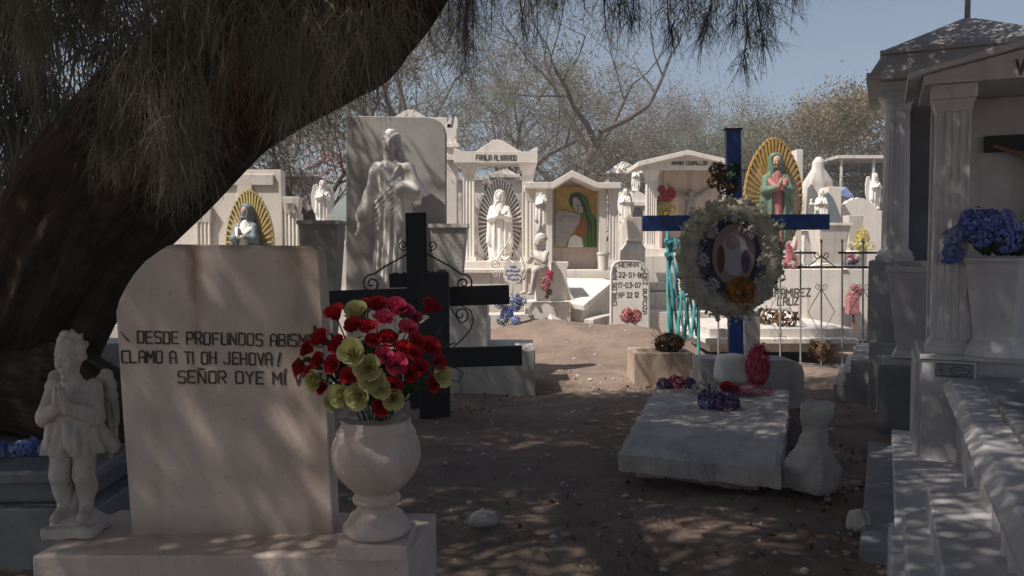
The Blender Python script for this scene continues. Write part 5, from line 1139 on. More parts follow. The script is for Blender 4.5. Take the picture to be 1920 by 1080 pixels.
ch = thing('cherub_statue', 'grey stone cherub seated with praying hands on the flared pedestal', 'statue', (P(1012, 470, 12.42).x, 12.42, zc), -.75); ch.scale = (1.25,) * 3
def cher(p):
    d = ell(p, (0, .03, .16), (.095, .08, .13)); d = su(d, ell(p, (0, .03, .03), (.11, .1, .06)), .04)
    for s in (-1, 1):
        d = su(d, rc(p, (s * .06, .0, .03), (s * .075, -.17, .03), .058, .045), .03); d = su(d, rc(p, (s * .075, -.17, .03), (s * .06, -.20, -.22), .045, .03), .02); d = su(d, ell(p, (s * .06, -.235, -.245), (.03, .055, .022)), .015)
        d = su(d, rc(p, (s * .09, .02, .24), (s * .12, -.06, .14), .038, .032), .02); d = su(d, rc(p, (s * .12, -.06, .14), (s * .015, -.14, .20), .032, .022), .015); d = su(d, rc(p, (s * .012, -.145, .20), (s * .007, -.16, .27), .02, .010), .01)
    d = su(d, rc(p, (0, .02, .26), (0, .0, .32), .04, .04), .02); R = rotm(.15, 0, -.2); d = su(d, head(p, (0, -.005, .385), .17, R, True), .015)
    q = p - np.array((0, .0, .40)); return np.minimum(d, ell(q, (0, .03, .025), (.075, .078, .072)) + .006 * np.sin(q[:, 0] * 90) * np.sin(q[:, 2] * 90))
surf('body', cher, (-.2, -.32, -.29), (.2, .16, .51), .0095, 'stone', ch)
def lap(p):
    d = ell(p, (0, -.06, .06), (.125, .13, .045)); d = su(d, rc(p, (-.05, -.15, .05), (-.07, -.22, -.06), .035, .02), .03); return d + .008 * np.sin(p[:, 0] * 60) * np.sin(p[:, 1] * 40)
surf('green_cloth', lap, (-.17, -.28, -.1), (.17, .11, .14), .011, 'cream', ch)
t = thing('flower_sprig', 'faded pink flower sprig hanging beside the seated cherub', 'flowers', P(1027, 535, 12.1))
for dx, dy, m_, r in ((0, -.08, 'palepink', .085), (.03, -.17, 'pink', .06), (-.03, .02, 'palepink', .07), (.02, .10, 'brownleaf', .05), (-.01, .17, 'brownleaf', .035)): inst('bloom', BALL[0], m_, t, (dx, 0, -dy), r, (0, -1, .3))
t = thing('heart_sign', 'pale heart shaped sign with blue handwriting on a thin stand beside the cherub', 'sign', P(961, 590, 11.9))
mb = MB(); ppoly(mb, [(946, 498), (950, 489), (957, 488), (961, 494), (965, 488), (972, 489), (977, 498), (979, 518), (974, 528), (961, 533), (948, 528), (943, 518)][::-1], 11.9, 11.915); hp = mb.build('plate', 'statue', t, True)
mb = MB()
for i, (y, x0, x1) in enumerate(((499, 955, 968), (507, 948, 974), (515, 947, 976), (523, 951, 972))):
    pts = [P(x0 + (x1 - x0) * j / 14, y + random.uniform(-2.2, 2.2), 11.897) for j in range(15)]; mb.tube(pts, .0065, 4)
mb.build('handwriting', 'letterblue', hp, True)
px_tube([(961, 533), (960, 560), (962, 600)], .012, 11.91, t, 'stake', 'greyiron')
px_tube([(958, 440), (950, 458), (940, 475), (932, 488)] + pspiral(928, 493, 9, 1.4, .3, 1), .011, 11.95, t, 'scroll', 'plaster2'); px_tube([(938, 530), (937, 518)] + pspiral(930, 515, 7, 1.3, 0, -1), .009, 11.95, t, 'scroll', 'plaster2'); px_tube([(945, 478), (961, 470), (977, 478), (984, 500), (976, 530)], .009, 11.95, t, 'scroll', 'plaster2')
t = thing('flower_bouquet', 'pale blue flower bouquet in clear wrapping at the foot of the heart sign', 'flowers', P(962, 618, 11.85))
for i in range(17):
    x, y = random.uniform(937, 984), random.uniform(545, 610); y = max(y, 560 + abs(x - 962) * .3); p = P(x, y, 11.8 + random.uniform(-.08, .08)) - t.location
    inst('bloom', HYD[i % 2], ('lightblue', 'bluepetal', 'lightblue', 'whitepetal', 'slate')[i % 5], t, p, random.uniform(.06, .095), (0, -1, .4))
# curved top headstone with border and lettering
Y = 12.0; t = thing('headstone', 'slim white headstone with rounded shoulders, dark border and writing around the edge', 'headstone', base_at(1181, Y))
out = [(1144, 640), (1219, 640), (1218, 520), (1216, 506), (1209, 495), (1198, 489), (1162, 488), (1152, 492), (1147, 500), (1145, 515)]
mb = MB(); ppoly(mb, out, Y, Y + .1); hs = mb.build('slab', 'statue', t, True, bevel=.008)
mb = MB(); bp_ = [(1147, 618), (1147, 515), (1149, 502), (1154, 494), (1163, 490), (1198, 491), (1208, 497), (1214, 507), (1216, 520), (1217, 618)]
for a, b in zip(bp_, bp_[1:]): mb.bar(P(*a, Y) + Vector((0, -.002, 0)), P(*b, Y) + Vector((0, -.002, 0)), .018, .004)
mb.build('border', 'roofgrey', hs, True)
mb = MB(); kq = dict(w_=.0125, jit=.05)
line(mb, 'HERNA', 1161, 501, 1196, 500, 8, Y, **kq); line(mb, 'N', 1203, 507, 1209, 512, 8, Y, **kq)
line(mb, '22-01-86', 1161, 520, 1206, 520, 9, Y, **kq); line(mb, '17-03-07', 1159, 539, 1201, 539, 9, Y, **kq); line(mb, 'AP 22 12', 1160, 558, 1197, 557, 9, Y, **kq)
kY = pxm(Y)
letters(mb, 'CARLOS IVAN', P(1156, 572, Y), (0, 0, 1), (-1, 0, 0), (0, -1, 0), 7 * kY, width=70 * kY, **kq)
letters(mb, 'DEZ BURCIZA', P(1206, 513, Y), (0, 0, -1), (1, 0, 0), (0, -1, 0), 7 * kY, width=76 * kY, **kq)
mb.build('inscription', 'letter', hs, True)
t = thing('flower_bunch', 'faded pink flower bunch leaning on the slim white headstone', 'flowers', P(1182, 608, 11.85))
for i in range(9): inst('bloom', BALL[i % 2], ('palepink', 'palepink', 'redbloom')[i % 3], t, (random.uniform(-.12, .12), random.uniform(-.06, .03), random.uniform(.0, .22)), random.uniform(.05, .085), (0, -1, .5))
# wide pediment shrine
Y = 16.0; t = thing('pediment_shrine', 'wide white shrine with low pediment, fine lettering and a mauve back wall', 'shrine', base_at(1290, Y))
mb = MB(); ppoly(mb, [(1196, 312), (1196, 303), (1290, 281), (1384, 303), (1384, 312), (1290, 290)], Y - .2, Y + 1.3); mb.build('roof', 'plaster', t, True, bevel=.008)
mb = MB(); ppoly(mb, [(1212, 318), (1368, 318), (1368, 309), (1290, 291), (1212, 309)], Y - .05, Y + .05); pd = mb.build('pediment', 'plaster', t, True)
mb = MB(); line(mb, 'MARIA CEBALLOS', 1260, 309, 1326, 309, 6, Y - .05, w_=.02); mb.build('inscription', 'letter', pd, True)
for x in (1212, 1350): pillar(t, x, x + 20, 318, 468, Y, nf=4, capw=5)
part('back_wall', 'pinkstone', t, (1243, 316, 1362, 470, Y + .9, Y + 1.1)); part('side_wall', 'pinkstone', t, (1236, 316, 1243, 470, Y + .4, Y + 1.08))
part('platform', 'plaster', t, (1203, 466, 1395, 480, Y - .3, Y + 1.3)); part('tier', 'plaster', t, (1207, 480, 1390, 545, Y - .6, Y + 1.2)); part('tier', 'plaster', t, (1203, 530, 1395, 545, Y - .9, Y - .61)); part('tier', 'plaster', t, (1203, 548, 1395, 625, Y - 1.1, Y + 1.2)); part('tier', 'plaster2', t, (1214, 585, 1395, 640, Y - 1.9, Y - 1.12))
cf = thing('crucified_figure', 'small grey relief figure with raised arms on the mauve shrine wall', 'statue', P(1294, 385, Y + .85)); cf.scale = (1.6,) * 3
def cruc(p):
    d = ell(p, (0, 0, .0), (.055, .04, .13)); d = su(d, head(p, (0, -.03, .16), .10), .02)
    for s in (-1, 1): d = su(d, su(rc(p, (s * .045, 0, .10), (s * .16, 0, .16), .026, .022), rc(p, (s * .16, 0, .16), (s * .30, 0, .27), .02, .012), .01), .02); d = su(d, rc(p, (s * .03, 0, -.10), (s * .015, -.01, -.36), .035, .02), .02)
    return d
surf('body', cruc, (-.36, -.1, -.42), (.36, .08, .32), .012, 'greyslab', cf)
t = thing('flower_bunch', 'red and yellow flower bunch at the left column of the wide pediment shrine', 'flowers', P(1244, 408, Y + .1))
for i in range(22):
    x, y = random.uniform(1229, 1261), random.uniform(352, 405); p = P(x, y, Y + .15) - t.location; inst('bloom', BALL[i % 2], 'red' if y < 375 else ('yellowpetal', 'lime', 'yellowpetal', 'flowerleaf')[i % 4], t, p, random.uniform(.06, .1), (0, -1, .3))
tvase('tapered_vase', 'white tapered vase on a stepped foot left of the wide pediment shrine', 1188, 14.9, 406, 452, 34, 22, 'plaster', rim=False)
t = thing('vase_plinth', 'white stepped plinth under the tapered vase left of the wide shrine', 'plinth', base_at(1188, 14.9)); part('block', 'plaster', t, (1166, 468, 1210, 640, 14.7, 15.2)); mb = MB(); a = P(1188, 468, 14.9); mb.frus(a.x, 14.95, a.z, P(1188, 452, 14.9).z, .21, .21, .12, .12); mb.build('foot', 'plaster', t, True)
t = thing('flower_pot', 'small cream tapered pot on the ledge before the gabled niche', 'pot', P(1131, 507, 13.4)); mb = MB(); mb.lathe([(.01, 0), (.075, 0), (.10, .27), (.112, .27), (.112, .30), (.09, .30), (.08, .1), (.01, .1)], (0, 0, 0), 24); mb.build('body', 'plaster', t, smooth=False)

# --- big coloured veiled statue and its pedestal, lettered tomb
Y = 13.0
veiled('tall painted statue in a green mantle and rose gown before golden rays', 1452, 470, Y, (P(0, 262, Y).z - P(0, 470, Y).z) * 1.0, 'pinkgown', 'green', 'skin', 'gold', 'plaster', .05, 'skin')
t = thing('statue_pedestal', 'white block pedestal under the tall statue with golden rays', 'pedestal', base_at(1452, Y)); part('block', 'plaster', t, (1410, 476, 1500, 640, Y - .35, Y + .4)); part('cap', 'plaster', t, (1404, 470, 1506, 478, Y - .4, Y + .45))
Y = 11.9; t = thing('lettered_tomb', 'white tomb whose headblock bears two lines of dark lettering behind the iron fence', 'tomb', base_at(1480, Y))
hb = part('headblock', 'plaster', t, (1392, 505, 1581, 640, Y, Y + .3)); mb = MB(); ppoly(mb, [(1500, 505), (1581, 505), (1581, 496), (1560, 494), (1540, 495), (1520, 499)], Y + .02, Y + .28); mb.build('crest', 'plaster', hb, True)
mb = MB(); line(mb, 'RAMIREZ', 1453, 556, 1519, 555, 14, Y, w_=.02); line(mb, 'CRUZ', 1458, 573, 1497, 571, 14, Y, w_=.02); mb.build('inscription', 'letter', hb, True)
part('body', 'plaster2', t, (1330, 616, 1602, 660, 10.3, Y)); mb = MB(); a = P(1335, 612, Y); b = P(1596, 612, Y)
mb.box(P(1322, 640, 10.2).x, P(1608, 640, 10.2).x, 10.15, Y - .01, .26, .33); mb.build('lid', 'plaster', t, True, bevel=.01)
mb = MB(); x0, x1 = P(1432, 640, 10.9).x, P(1506, 640, 10.9).x
mb.add([(x0, 10.5, .335), (x1, 10.5, .335), (x1, 11.5, .335), (x0, 11.5, .335), (x0, 10.5, .36), (x1, 10.5, .36), (x1, 11.5, .60), (x0, 11.5, .60)], [(3, 2, 1, 0), (4, 5, 6, 7), (0, 1, 5, 4), (1, 2, 6, 5), (2, 3, 7, 6), (3, 0, 4, 7)]); pn = mb.build('sloping_panel', 'statue', t, True, bevel=.006)
mb = MB(); 
for a, b in (((x0 + .03, 10.52, .37), (x0 + .03, 11.48, .605)), ((x1 - .03, 10.52, .37), (x1 - .03, 11.48, .605)), ((x0, 11.47, .61), (x1, 11.47, .61))): mb.bar(a, b, .07, .03, (0, 0, 1))
mb.build('shaded_frame', 'greyslab', pn, True)  # grey bars put the frame's shade into its colour
for i, (px, pY) in enumerate(((1475, 10.6), (1545, 10.0), (1440, 10.9))):
    p = P(px, 470, pY); t = thing('dried_plant', ('dried flower stalks lying before the sloping panel of the lettered tomb', 'dark dried plant in a pot behind the right side of the iron fence', 'dried grey weeds at the left of the sloping panel')[i], 'plant', (p.x, pY, .335 if i != 1 else .0))
    mb = MB()
    for j in range(12): a = random.uniform(0, 6.3); mb.tube([(0, 0, 0), (.05 * math.cos(a), .05 * math.sin(a), .12), (.16 * math.cos(a), .16 * math.sin(a), random.uniform(.15, .32))], .006, 4)
    mb.build('stems', 'brownleaf', t); V, Q = petal_ball(60, 60 + i, .17, .09, .7); npmesh('leaves', V + (0, 0, .2), Q, 'brownleaf', t)
# pale wrought iron fence
YF = 9.9; t = thing('iron_fence', 'pale wrought iron fence with diamond shapes before the lettered tomb', 'fence', base_at(1520, YF))
def pst(x, y0, y1, m='greyiron', r=.011, Y=YF, nm='post'): mb = MB(); a, b = P(x, y0, Y), P(x, y1, Y); mb.tube([a, b], r, 8); mb.tube([a + Vector((0, 0, .03)), a, a - Vector((0, 0, .03))], [.003, .02, .008], 8); mb.build(nm, m, t, True)
for x, y0 in ((1347, 600), (1463, 470), (1501, 473), (1540, 452), (1579, 452), (1618, 452)): pst(x, y0, 696)
for x0, x1, y in ((1490, 1530, 474), (1572, 1660, 474), (1495, 1660, 501), (1330, 1660, 688)): mb = MB(); mb.bar(P(x0, y, YF), P(x1, y, YF), .026, .02); mb.build('rail', 'darkiron' if y < 600 else 'greyiron', t, True)
for cx_, y0, y1 in ((1463, 545, 632), (1540, 541, 628), (1618, 541, 628)):
    mb = MB(); ym = (y0 + y1) / 2; q = [P(cx_, y0, YF), P(cx_ + 25, ym, YF), P(cx_, y1, YF), P(cx_ - 25, ym, YF), P(cx_, y0, YF)]; mb.tube(q, .0055, 6); mb.build('diamond', 'greyiron', t, True)
    for yy, sg in ((y0, 1), (y1, -1)):
        for s in (-1, 1): px_tube([(cx_, yy)] + pspiral(cx_ + s * 6, yy - sg * 4, 6, 1.1, PI / 2 * sg, -s * sg, 14), .005, YF, t, 'scroll', 'greyiron')
for s in (-1, 1): px_tube([(1540, 478)] + pspiral(1540 + s * 8, 478, 8, 1.2, 0 if s < 0 else PI, -s, 14), .006, YF, t, 'scroll', 'darkiron'); px_tube([(1540, 478), (1540 + s * 12, 490), (1540 + s * 26, 500)], .006, YF, t, 'scroll', 'darkiron')
# teal gate
t = thing('teal_gate', 'turquoise wrought iron gate with flowing wavy bars left of the wreath', 'gate', base_at(1280, 10.0)); YG = 9.9
def gx(u): return 1252 + u * 56
for u in (0, 1): mb = MB(); a, b = P(gx(u), 432 if u == 0 else 470, YG), P(gx(u) + 2, 690 if u else 640, YG); mb.tube([a, b], .022, 8); mb.build('post', 'teal', t, True)
for y in (452, 556): mb = MB(); mb.bar(P(gx(0), y, YG), P(gx(1), y, YG), .03, .025); mb.build('rail', 'teal', t, True)
for i in range(13):
    u = (i + .6) / 13.4; pts = []
    for j in range(13):
        v = j / 12; y = 446 + v * (192 - 20 * abs(u - .5)); pts.append(P(gx(u) + 3.2 * math.sin(v * 9 + i * 1.9), y, YG + .03 * math.sin(v * 7 + i)))
    mb = MB(); mb.tube(pts, .0155, 6); mb.build('wavy_bar', 'teal', t, True)
for y in (452, 476): px_tube(pspiral(1251, y, 6, 1.5, 0, 1, 16), .012, YG - .03, t, 'scroll', 'teal')
# planter with dried plants, white post
t = thing('planter_box', 'tan cement planter box with dry plants between the mound and the blue cross', 'planter', base_at(1247, 8.6)); zt_ = P(1247, 662, 8.6).z
xa, xb = P(1191, 660, 8.6).x, P(1303, 660, 8.6).x
mb = MB(); c_ = t.location.x; h_ = (xb - xa) / 2
for q in ((-h_, h_, 0, .07), (-h_, h_, .45, .52), (-h_, -h_ + .07, .07, .45), (h_ - .07, h_, .07, .45)): mb.box(q[0], q[1], q[2], q[3], -.05, zt_)
mb.build('box', 'tan', t, bevel=.008); mb = MB(); mb.box(-h_ + .06, h_ - .06, .06, .46, 0, zt_ - .05); mb.build('soil', 'dirt', t)
V, Q = petal_ball(260, 77, .15, .07, .75); npmesh('dry_leaves', V + (.10, .22, zt_ + .08), Q, 'brownleaf', t)
mb = MB()
for j in range(20): a = random.uniform(0, 6.3); mb.tube([(.1, .22, zt_ - .05), (.1 + .1 * math.cos(a), .22 + .1 * math.sin(a), zt_ + .1), (.1 + .22 * math.cos(a), .22 + .2 * math.sin(a), zt_ + random.uniform(.08, .26))], .004, 4)
mb.build('dry_stems', 'brownleaf', t)
t = thing('white_post', 'plain square white cement post just right of the blue cross upright', 'post', base_at(1408, 8.7)); part('shaft', 'plaster2', t, (1394, 588, 1426, 720, 8.7, 8.87)); part('cap', 'plaster2', t, (1393, 584, 1427, 589, 8.69, 8.88))
# ================================================================== behind: left grave group and the far rows
Y = 10.9; t = thing('cross_headstone', 'broad white headstone with a raised cross and fluted side pillars under the leaning trunk', 'headstone', base_at(450, Y))
hs = part('slab', 'plaster', t, (396, 318, 527, 640, Y, Y + .2)); part('raised_cross', 'plaster', hs, (360, 327, 512, 347, Y - .035, Y + .01)); part('raised_cross_stem', 'plaster', hs, (447, 345, 472, 470, Y - .035, Y + .01))
pillar(t, 370, 393, 386, 520, Y - .05, capw=3); pillar(t, 535, 558, 369, 520, Y - .05, capw=3)
mb = MB()
for a, b in (((538, 381), (550, 381)), ((550, 381), (550, 394)), ((550, 394), (538, 394)), ((538, 394), (538, 381))): mb.bar(P(*a, Y - .075), P(*b, Y - .075), .018, .012)
mb.build('square_moulding', 'greyslab', t, True)
part('wing_wall', 'plaster', t, (527, 400, 562, 640, Y + .12, Y + .3)); part('wing_wall', 'plaster', t, (330, 400, 396, 640, Y + .12, Y + .3)); part('platform', 'plaster', t, (330, 520, 562, 660, Y - .6, Y - .1))
veiled('small veiled statue in a slate blue mantle before pale yellow rays', 463, 548, 10.5, (P(0, 360, 10.5).z - P(0, 548, 10.5).z), 'statue', 'slate', 'skin', 'yellow', 'plaster', -.25)
def robed_far(label, px, yb, Y, h, rz=0, m='statue'):
    t = thing('draped_statue', label, 'statue', (P(px, 470, Y).x, Y, P(px, yb, Y).z), rz); t.scale = (h / 1.75,) * 3
    vpart(t, 'gown', 'gown', m); vpart(t, 'face_and_hands', 'skin', m); vpart(t, 'mantle', 'mantle', m); return t
def block(name, label, cat, boxes, polys=(), m='plaster', Yb=None):
    t = thing(name, label, cat, base_at(boxes[0][0] if boxes else polys[0][0][0][0], (boxes[0][4] if boxes else polys[0][1])))
    for i, b in enumerate(boxes): part('block', b[6] if len(b) > 6 else m, t, b[:6])
    for pp in polys:
        mb = MB(); ppoly(mb, pp[0], pp[1], pp[2]); mb.build(pp[3] if len(pp) > 3 else 'top', pp[4] if len(pp) > 4 else m, t, True, bevel=.006)
    return t
def winged(label, px, yb, Y, h, rz=0):
    t = robed_far(label, px, yb, Y, h, rz); t['label'] = label
    for s in (-1, 1):
        me = MB(); ol = [(s * .03, 1.25), (s * .20, 1.55), (s * .34, 1.50), (s * .42, 1.15), (s * .40, .75), (s * .30, .45), (s * .22, .70), (s * .10, .95)]
        me.prism(ol if s < 0 else ol[::-1], .12, .18); me.build('wing', 'statue', t, bevel=.015)
    return t
winged('white winged statue seen behind the shaded grey vase', 607, 424, 12.6, .75, .3); block('white_pedestal', 'white pedestal under the winged statue behind the shaded grey vase', 'pedestal', [(572, 424, 642, 640, 12.3, 12.9)])
robed_far('small white draped statue under the lowest edge of the leaning trunk', 340, 470, 12.2, .62, .2); block('white_headstone', 'white headstone edge under the low side of the leaning trunk', 'headstone', [(280, 425, 372, 640, 12.6, 12.8), (300, 468, 380, 640, 12.0, 12.5)])
t = thing('flower_bunch', 'ochre dried flowers beside the small white draped statue under the trunk', 'flowers', P(362, 440, 12.0))
for i in range(7): inst('bloom', BALL[i % 2], ('orange', 'brownleaf', 'yellowpetal')[i % 3], t, (random.uniform(-.08, .08), 0, random.uniform(-.12, .12)), .06, (0, -1, 0))
block('carved_shrine', 'ornate white carved shrine glimpsed between the trunk and the lettered headstone', 'shrine', [(176, 610, 250, 640, 8.4, 8.8), (190, 585, 246, 611, 8.45, 8.8), (186, 580, 250, 586, 8.4, 8.8)], [([(188, 580), (250, 580), (232, 552), (206, 556)], 8.45, 8.7, 'gable')])
robed_far('tiny white draped statue standing on the carved shrine beside the trunk', 225, 556, 8.5, .27)
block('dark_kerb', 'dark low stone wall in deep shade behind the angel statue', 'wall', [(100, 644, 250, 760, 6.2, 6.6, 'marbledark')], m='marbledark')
block('grey_roof', 'small grey gabled tomb roof behind the winged statue', 'tomb', [(470, 330, 590, 640, 16.5, 18)], [([(462, 331), (598, 331), (535, 303), (515, 303)], 16.4, 18.2, 'roof', 'roofgrey')], 'greyslab')
block('gabled_tomb', 'white gabled tomb peeking above the top of the grey statue slab', 'tomb', [(738, 220, 838, 640, 17, 18.2)], [([(736, 221), (802, 221), (776, 206), (764, 205)], 16.9, 18.3, 'gable')])
block('finial_pillar', 'ornate white pillar with finials beside the right edge of the grey statue slab', 'pillar', [(836, 240, 856, 640, 15.6, 16.0), (832, 268, 860, 276, 15.5, 16.1), (834, 290, 858, 300, 15.5, 16.1), (838, 232, 846, 240, 15.6, 15.7)], [([(832, 241), (846, 241), (846, 217), (840, 228)], 15.6, 15.9, 'finial'), ([(849, 241), (858, 241), (858, 222), (853, 218)], 15.6, 15.9, 'finial')])
block('obelisk', 'slim white obelisk seen between the shaded vase and the grey slab', 'obelisk', [(634, 545, 655, 640, 10.2, 10.5)], [([(637, 546), (652, 546), (649, 455), (643, 450), (640, 455)], 10.25, 10.45, 'shaft')])
# flat roofed shelter and dark tombs seen through the white temple
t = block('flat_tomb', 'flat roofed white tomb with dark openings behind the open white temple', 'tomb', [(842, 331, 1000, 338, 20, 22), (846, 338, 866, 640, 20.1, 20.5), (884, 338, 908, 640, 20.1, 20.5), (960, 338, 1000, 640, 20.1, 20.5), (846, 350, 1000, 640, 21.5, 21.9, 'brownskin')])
block('ornate_top', 'carved white crest behind the veiled statue in the open temple', 'monument', [(905, 335, 965, 345, 18.6, 18.9), (914, 345, 957, 640, 18.6, 18.9), (916, 326, 975, 333, 18.5, 19.0)], [([(920, 326), (968, 326), (950, 316), (934, 320)], 18.6, 18.8, 'crest')])
block('dark_panel_headstone', 'white headstone with a dark panel between the temple and the gabled niche', 'headstone', [(1003, 352, 1040, 640, 16.2, 16.5), (1010, 362, 1034, 398, 16.18, 16.21, 'greyslab'), (1008, 410, 1030, 470, 16.18, 16.21, 'marbledark')])
robed_far('white draped statue standing between the temple column and the gabled niche', 1019, 440, 15.6, 1.0)
t = thing('pyramid_tomb', 'far white tomb with a pale pyramid roof behind the gabled niche', 'tomb', base_at(1165, 24)); part('walls', 'plaster2', t, (1138, 325, 1198, 640, 24, 25.2)); mb = MB(); a = P(1167, 326, 24.6); mb.frus(a.x, 24.6, a.z - .05, P(1167, 303, 24.6).z, .62, .75, .05, .05); mb.build('roof', 'plaster', t, True)
t = thing('small_chapel', 'small ornate white chapel with a dark arched door behind the tapered vase', 'chapel', base_at(1192, 19)); part('walls', 'plaster2', t, (1170, 385, 1222, 640, 19, 20.4)); part('cornice', 'plaster', t, (1166, 378, 1226, 386, 18.9, 20.5)); mb = MB(); ppoly(mb, [(1172, 378), (1220, 378), (1208, 364), (1196, 358), (1184, 364)], 18.95, 20.3); mb.build('crest', 'plaster', t, True)
mb = MB(); ppoly(mb, [(1188, 470), (1204, 470), (1204, 398), (1200, 390), (1192, 390), (1188, 398)], 18.98, 19.02); mb.build('door', 'marbledark', t, True); part('pilaster', 'plaster', t, (1180, 388, 1186, 470, 18.94, 19.02)); part('pilaster', 'plaster', t, (1206, 388, 1212, 470, 18.94, 19.02))
robed_far('tiny white statue on top of the small ornate chapel', 1191, 360, 19.2, .62)
winged('white winged statue on a tall stand left of the small chapel', 1172, 420, 17.5, .8, -.3); block('white_stand', 'tall white stand under the winged statue left of the chapel', 'pedestal', [(1164, 420, 1180, 640, 17.3, 17.7)])
# right of the golden rays
block('white_slab', 'plain tall white slab just right of the golden ray statue', 'headstone', [(1488, 280, 1506, 640, 15.5, 15.9)])
def drape(p):
    return ss(robe(p, [(0, .42, .14), (.5, .40, .13), (.9, .30, .12), (1.15, .14, .10), (1.3, .12, .1), (1.4, .05, .05)], 0, 0, 9, .08, 2), ell(p, (.22, -.1, 1.22), (.12, .2, .1)), .05)
o = surf('draped_stone', drape, (-.6, -.3, 0), (.6, .3, 1.5), .022, 'plaster2'); o.location = (P(1532, 470, 16.2).x, 16.2, P(1532, 425, 16.2).z); tag(o, 'pale stone draped monument beside the plain tall white slab', 'monument')
t = block('arched_niche', 'white niche with a grey blue arched hollow right of the golden rays', 'shrine', [(1548, 350, 1578, 640, 13.9, 14.3)], [([(1535, 430), (1573, 430), (1571, 395), (1562, 370), (1552, 360), (1544, 366), (1538, 385)], 13.86, 13.9, 'hollow', 'slate')])
robed_far('white mother statue seated before the grey blue arched hollow', 1538, 425, 13.6, .65, -.3); 
tvase('tapered_vase', 'large white tapered vase with grey shaded side in front of the arched niche', 1553, 12.6, 421, 505, 58, 40, 'plaster', rim=True)
robed_far('small pale child figure at the left of the seated mother statue', 1520, 405, 13.5, .30, .2)
block('vase_ledge', 'low white ledge with vases behind the iron fence', 'ledge', [(1500, 505, 1660, 640, 12.4, 13.4)])
t = thing('scalloped_headstone', 'white headstone with a scalloped rounded top left of the hip roofed mausoleum', 'headstone', base_at(1613, 14.2)); mb = MB(); ol = [(1572, 640), (1650, 640), (1650, 420)]
for i in range(25):
    a = PI * i / 24; ol.append((1610 + 38 * math.cos(a), 412 - 42 * math.sin(a) + 2.2 * (i % 2)))
ppoly(mb, ol[:2] + ol[3:], 14.2, 14.35); mb.build('slab', 'plaster', t, True)
tvase('tapered_vase', 'small white tapered vase before the scalloped headstone', 1598, 13.2, 402, 476, 28, 18, 'plaster', rim=False)
t = thing('yellow_flowers', 'pointed yellow flower arrangement before the scalloped headstone', 'flowers', P(1616, 462, 12.9))
V, Q = petal_ball(240, 88, 1, .28, 1); V = V * (.10, .08, .25) * (1.3 - .8 * np.clip(V[:, 2:3] + .3, 0, 1)) + (0, 0, .20); npmesh('spike', V, Q, 'yellowpetal', t); V, Q = petal_ball(160, 89, 1, .3, 1); npmesh('cushion', V * (.22, .14, .09), Q, 'lime', t)
t = thing('house_shrine', 'tiny pale blue house shaped shrine behind the arched niche', 'shrine', base_at(1590, 17)); part('walls', 'plaster', t, (1576, 366, 1598, 640, 17, 17.5)); mb = MB(); ppoly(mb, [(1573, 367), (1602, 372), (1600, 366), (1586, 350), (1574, 361)], 16.9, 17.6); mb.build('roof', 'lightblue', t, True)
winged('white winged statue far behind beside the hip roofed mausoleum', 1638, 395, 17.5, .85, .4); block('white_stand', 'white stand under the far winged statue beside the mausoleum', 'pedestal', [(1622, 395, 1654, 640, 17.3, 17.8)])
t = thing('long_shelter', 'long white edged shelter roof far behind under the twiggy trees', 'shelter', base_at(1620, 28)); part('roof_edge', 'plaster', t, (1570, 291, 1700, 297, 28, 33))
for x in (1574, 1634, 1694): part('post', 'plaster2', t, (x, 297, x + 3, 640, 28.1, 28.2))
# items on the low ledges near the fence
t = thing('horse_ornament', 'pink and white ornament on the ledge behind the wreath', 'ornament', P(1480, 505, 12.2))
def orn(p): return su(su(ell(p, (0, 0, .12), (.12, .07, .12)), rc(p, (.02, -.02, .2), (-.06, -.05, .38), .06, .045), .03), rc(p, (.08, 0, .3), (.10, -.02, .45), .025, .015), .03)
surf('body', orn, (-.2, -.15, 0), (.2, .15, .5), .015, 'palepink', t)
t = thing('pink_flowers', 'small pink flower heads on the white ledge behind the fence', 'flowers', P(1600, 492, 11.9))
for i in range(7): inst('bloom', BALL[i % 2], ('palepink', 'purple', 'whitepetal')[i % 3], t, (random.uniform(-.12, .12), 0, random.uniform(-.03, .10)), .05, (0, -1, 0))
t = thing('stone_wreath', 'grey and brown dried flowers lying along the top of the lettered headblock', 'flowers', P(1462, 503, 12.0))
for i in range(12): inst('bloom', BALL[i % 2], ('brownleaf', 'palepink', 'whitepetal')[i % 3], t, (-.25 + .055 * i, 0, random.uniform(.0, .06)), .055, (0, -1, .4))
t = thing('rusty_stand', 'small pink grey flower stand right of the lettered tomb', 'stand', base_at(1600, 11.4)); part('pot', 'palepink', t, (1592, 555, 1612, 590, 11.3, 11.45)); part('leg', 'brownskin', t, (1598, 590, 1603, 680, 11.35, 11.4))
for i in range(5): inst('bloom', BALL[i % 2], 'palepink', t, P(1602, 548, 11.4) - t.location + Vector((random.uniform(-.08, .08), 0, random.uniform(-.05, .08))), .05, (0, -1, 0))
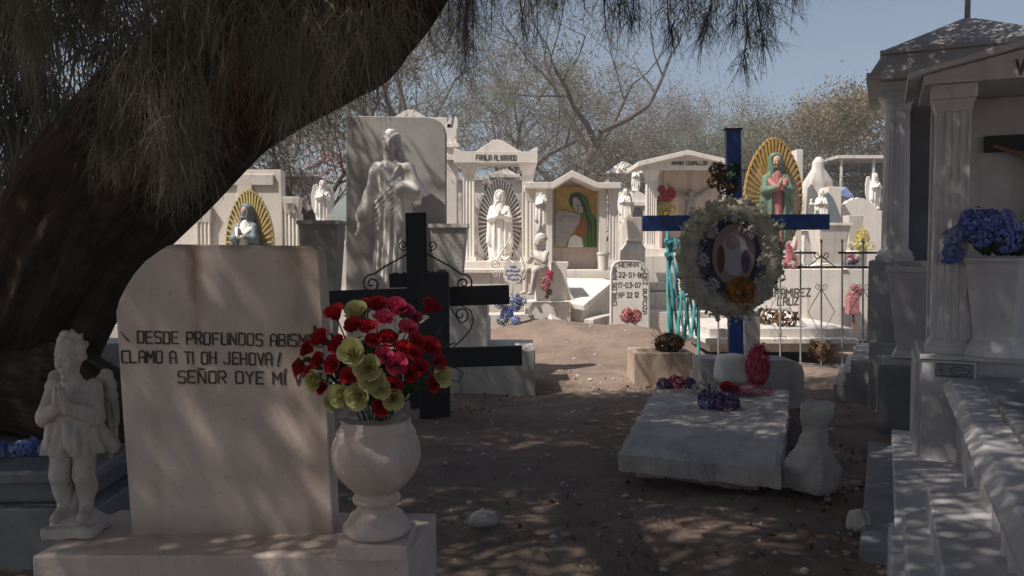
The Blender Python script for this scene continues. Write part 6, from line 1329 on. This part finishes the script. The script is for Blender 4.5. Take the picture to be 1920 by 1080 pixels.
# far rows of small white graves filling the gaps under the trees
mk = {}
def far_shape(kind):
    mb = MB()
    if kind == 'cross': mb.box(-.06, .06, 0, .1, .5, 1.6); mb.box(-.32, .32, -.003, .103, 1.15, 1.28); mb.box(-.3, .3, -.15, .25, 0, .5)
    if kind == 'arch': mb.prism([(-.35, 0), (.35, 0), (.35, .9)] + [(.35 * math.cos(a), .9 + .3 * math.sin(a)) for a in np.linspace(.2, PI - .2, 8)] + [(-.35, .9)], 0, .14); mb.box(-.5, .5, -.2, .35, -.01, .25)
    if kind == 'shrine': mb.box(-.55, -.43, -.05, .1, 0, 1.7); mb.box(.43, .55, -.05, .1, 0, 1.7); mb.box(-.5, .5, .35, .45, 0, 1.7); mb.prism([(-.7, 1.7), (.7, 1.7), (0, 2.05)], -.1, .5)
    if kind == 'pillar': mb.frus(0, 0, 0, .5, .28, .28, .28, .28); mb.frus(0, 0, .5, 1.7, .16, .16, .12, .12); mb.frus(0, 0, 1.7, 1.85, .2, .2, .02, .02)
    me = bpy.data.meshes.new('far_' + kind); me.from_pydata(mb.v, [], mb.f); return me
for kind, px, Y, sc, lb in (
    ('cross', 1046, 26, 1.0, 'small far white stone cross above the shoulder of the gabled niche'), ('arch', 1205, 23, 1.0, 'far arched white headstone right of the small chapel'), ('shrine', 1395, 24, 1.05, 'far little white shrine behind the left arm of the golden rays'),
    ('pillar', 1118, 25, 1.0, 'far white pillar behind the right slope of the gabled niche'), ('arch', 1555, 21, 1.1, 'far arched white headstone behind the pale draped monument'), ('cross', 1575, 24, 1.1, 'far white stone cross left of the tiny house shaped shrine'),
    ('shrine', 1640, 23, 1.1, 'far little white shrine behind the scalloped headstone'), ('pillar', 565, 19, 1.1, 'far white pillar behind the fluted left group pillar'), ('cross', 590, 21, 1.2, 'far white stone cross behind the winged statue at left'),
    ('shrine', 850, 25, 1.1, 'far little white shrine beside the finial pillar'), ('arch', 955, 25, 1.0, 'far arched white headstone seen through the open temple'), ('pillar', 1510, 24, 1.2, 'far white pillar behind the plain tall white slab'), ('arch', 1148, 20, .9, 'far arched white headstone under the pale pyramid roof'),
    ('shrine', 640, 24, 1.1, 'far little white shrine at the left edge of the grey slab'), ('cross', 1330, 27, 1.2, 'far white stone cross behind the wide pediment shrine'), ('pillar', 1690, 26, 1.1, 'far white pillar seen past the mausoleum column')):
    if kind not in mk: mk[kind] = far_shape(kind); mk[kind].materials.append(M['plaster2'])
    o = bpy.data.objects.new({'cross': 'stone_cross', 'arch': 'arched_headstone', 'shrine': 'little_shrine', 'pillar': 'stone_pillar'}[kind], mk[kind]); S.collection.objects.link(o)
    o.location = base_at(px, Y); o.scale = (sc,) * 3; o.rotation_euler.z = random.uniform(-.3, .3); tag(o, lb, {'cross': 'grave cross', 'arch': 'headstone', 'shrine': 'shrine', 'pillar': 'pillar'}[kind])

# ================================================================== hazy air between the camera and the far trees
hz_m = bpy.data.materials.new('thin_haze'); hz_m.use_nodes = True; t_ = hz_m.node_tree; t_.nodes.remove(t_.nodes['Principled BSDF'])
pv = t_.nodes.new('ShaderNodeVolumePrincipled'); pv.inputs['Color'].default_value = (.93, .94, .96, 1); pv.inputs['Density'].default_value = .0045; pv.inputs['Anisotropy'].default_value = .2
t_.links.new(pv.outputs[0], t_.nodes['Material Output'].inputs['Volume'])
mb = MB(); mb.box(-30, 30, -14, 62, -1.3, 16.5); tag(mb.build('haze', hz_m), 'thin dusty haze in the air over the cemetery', 'haze', None, 'stuff')
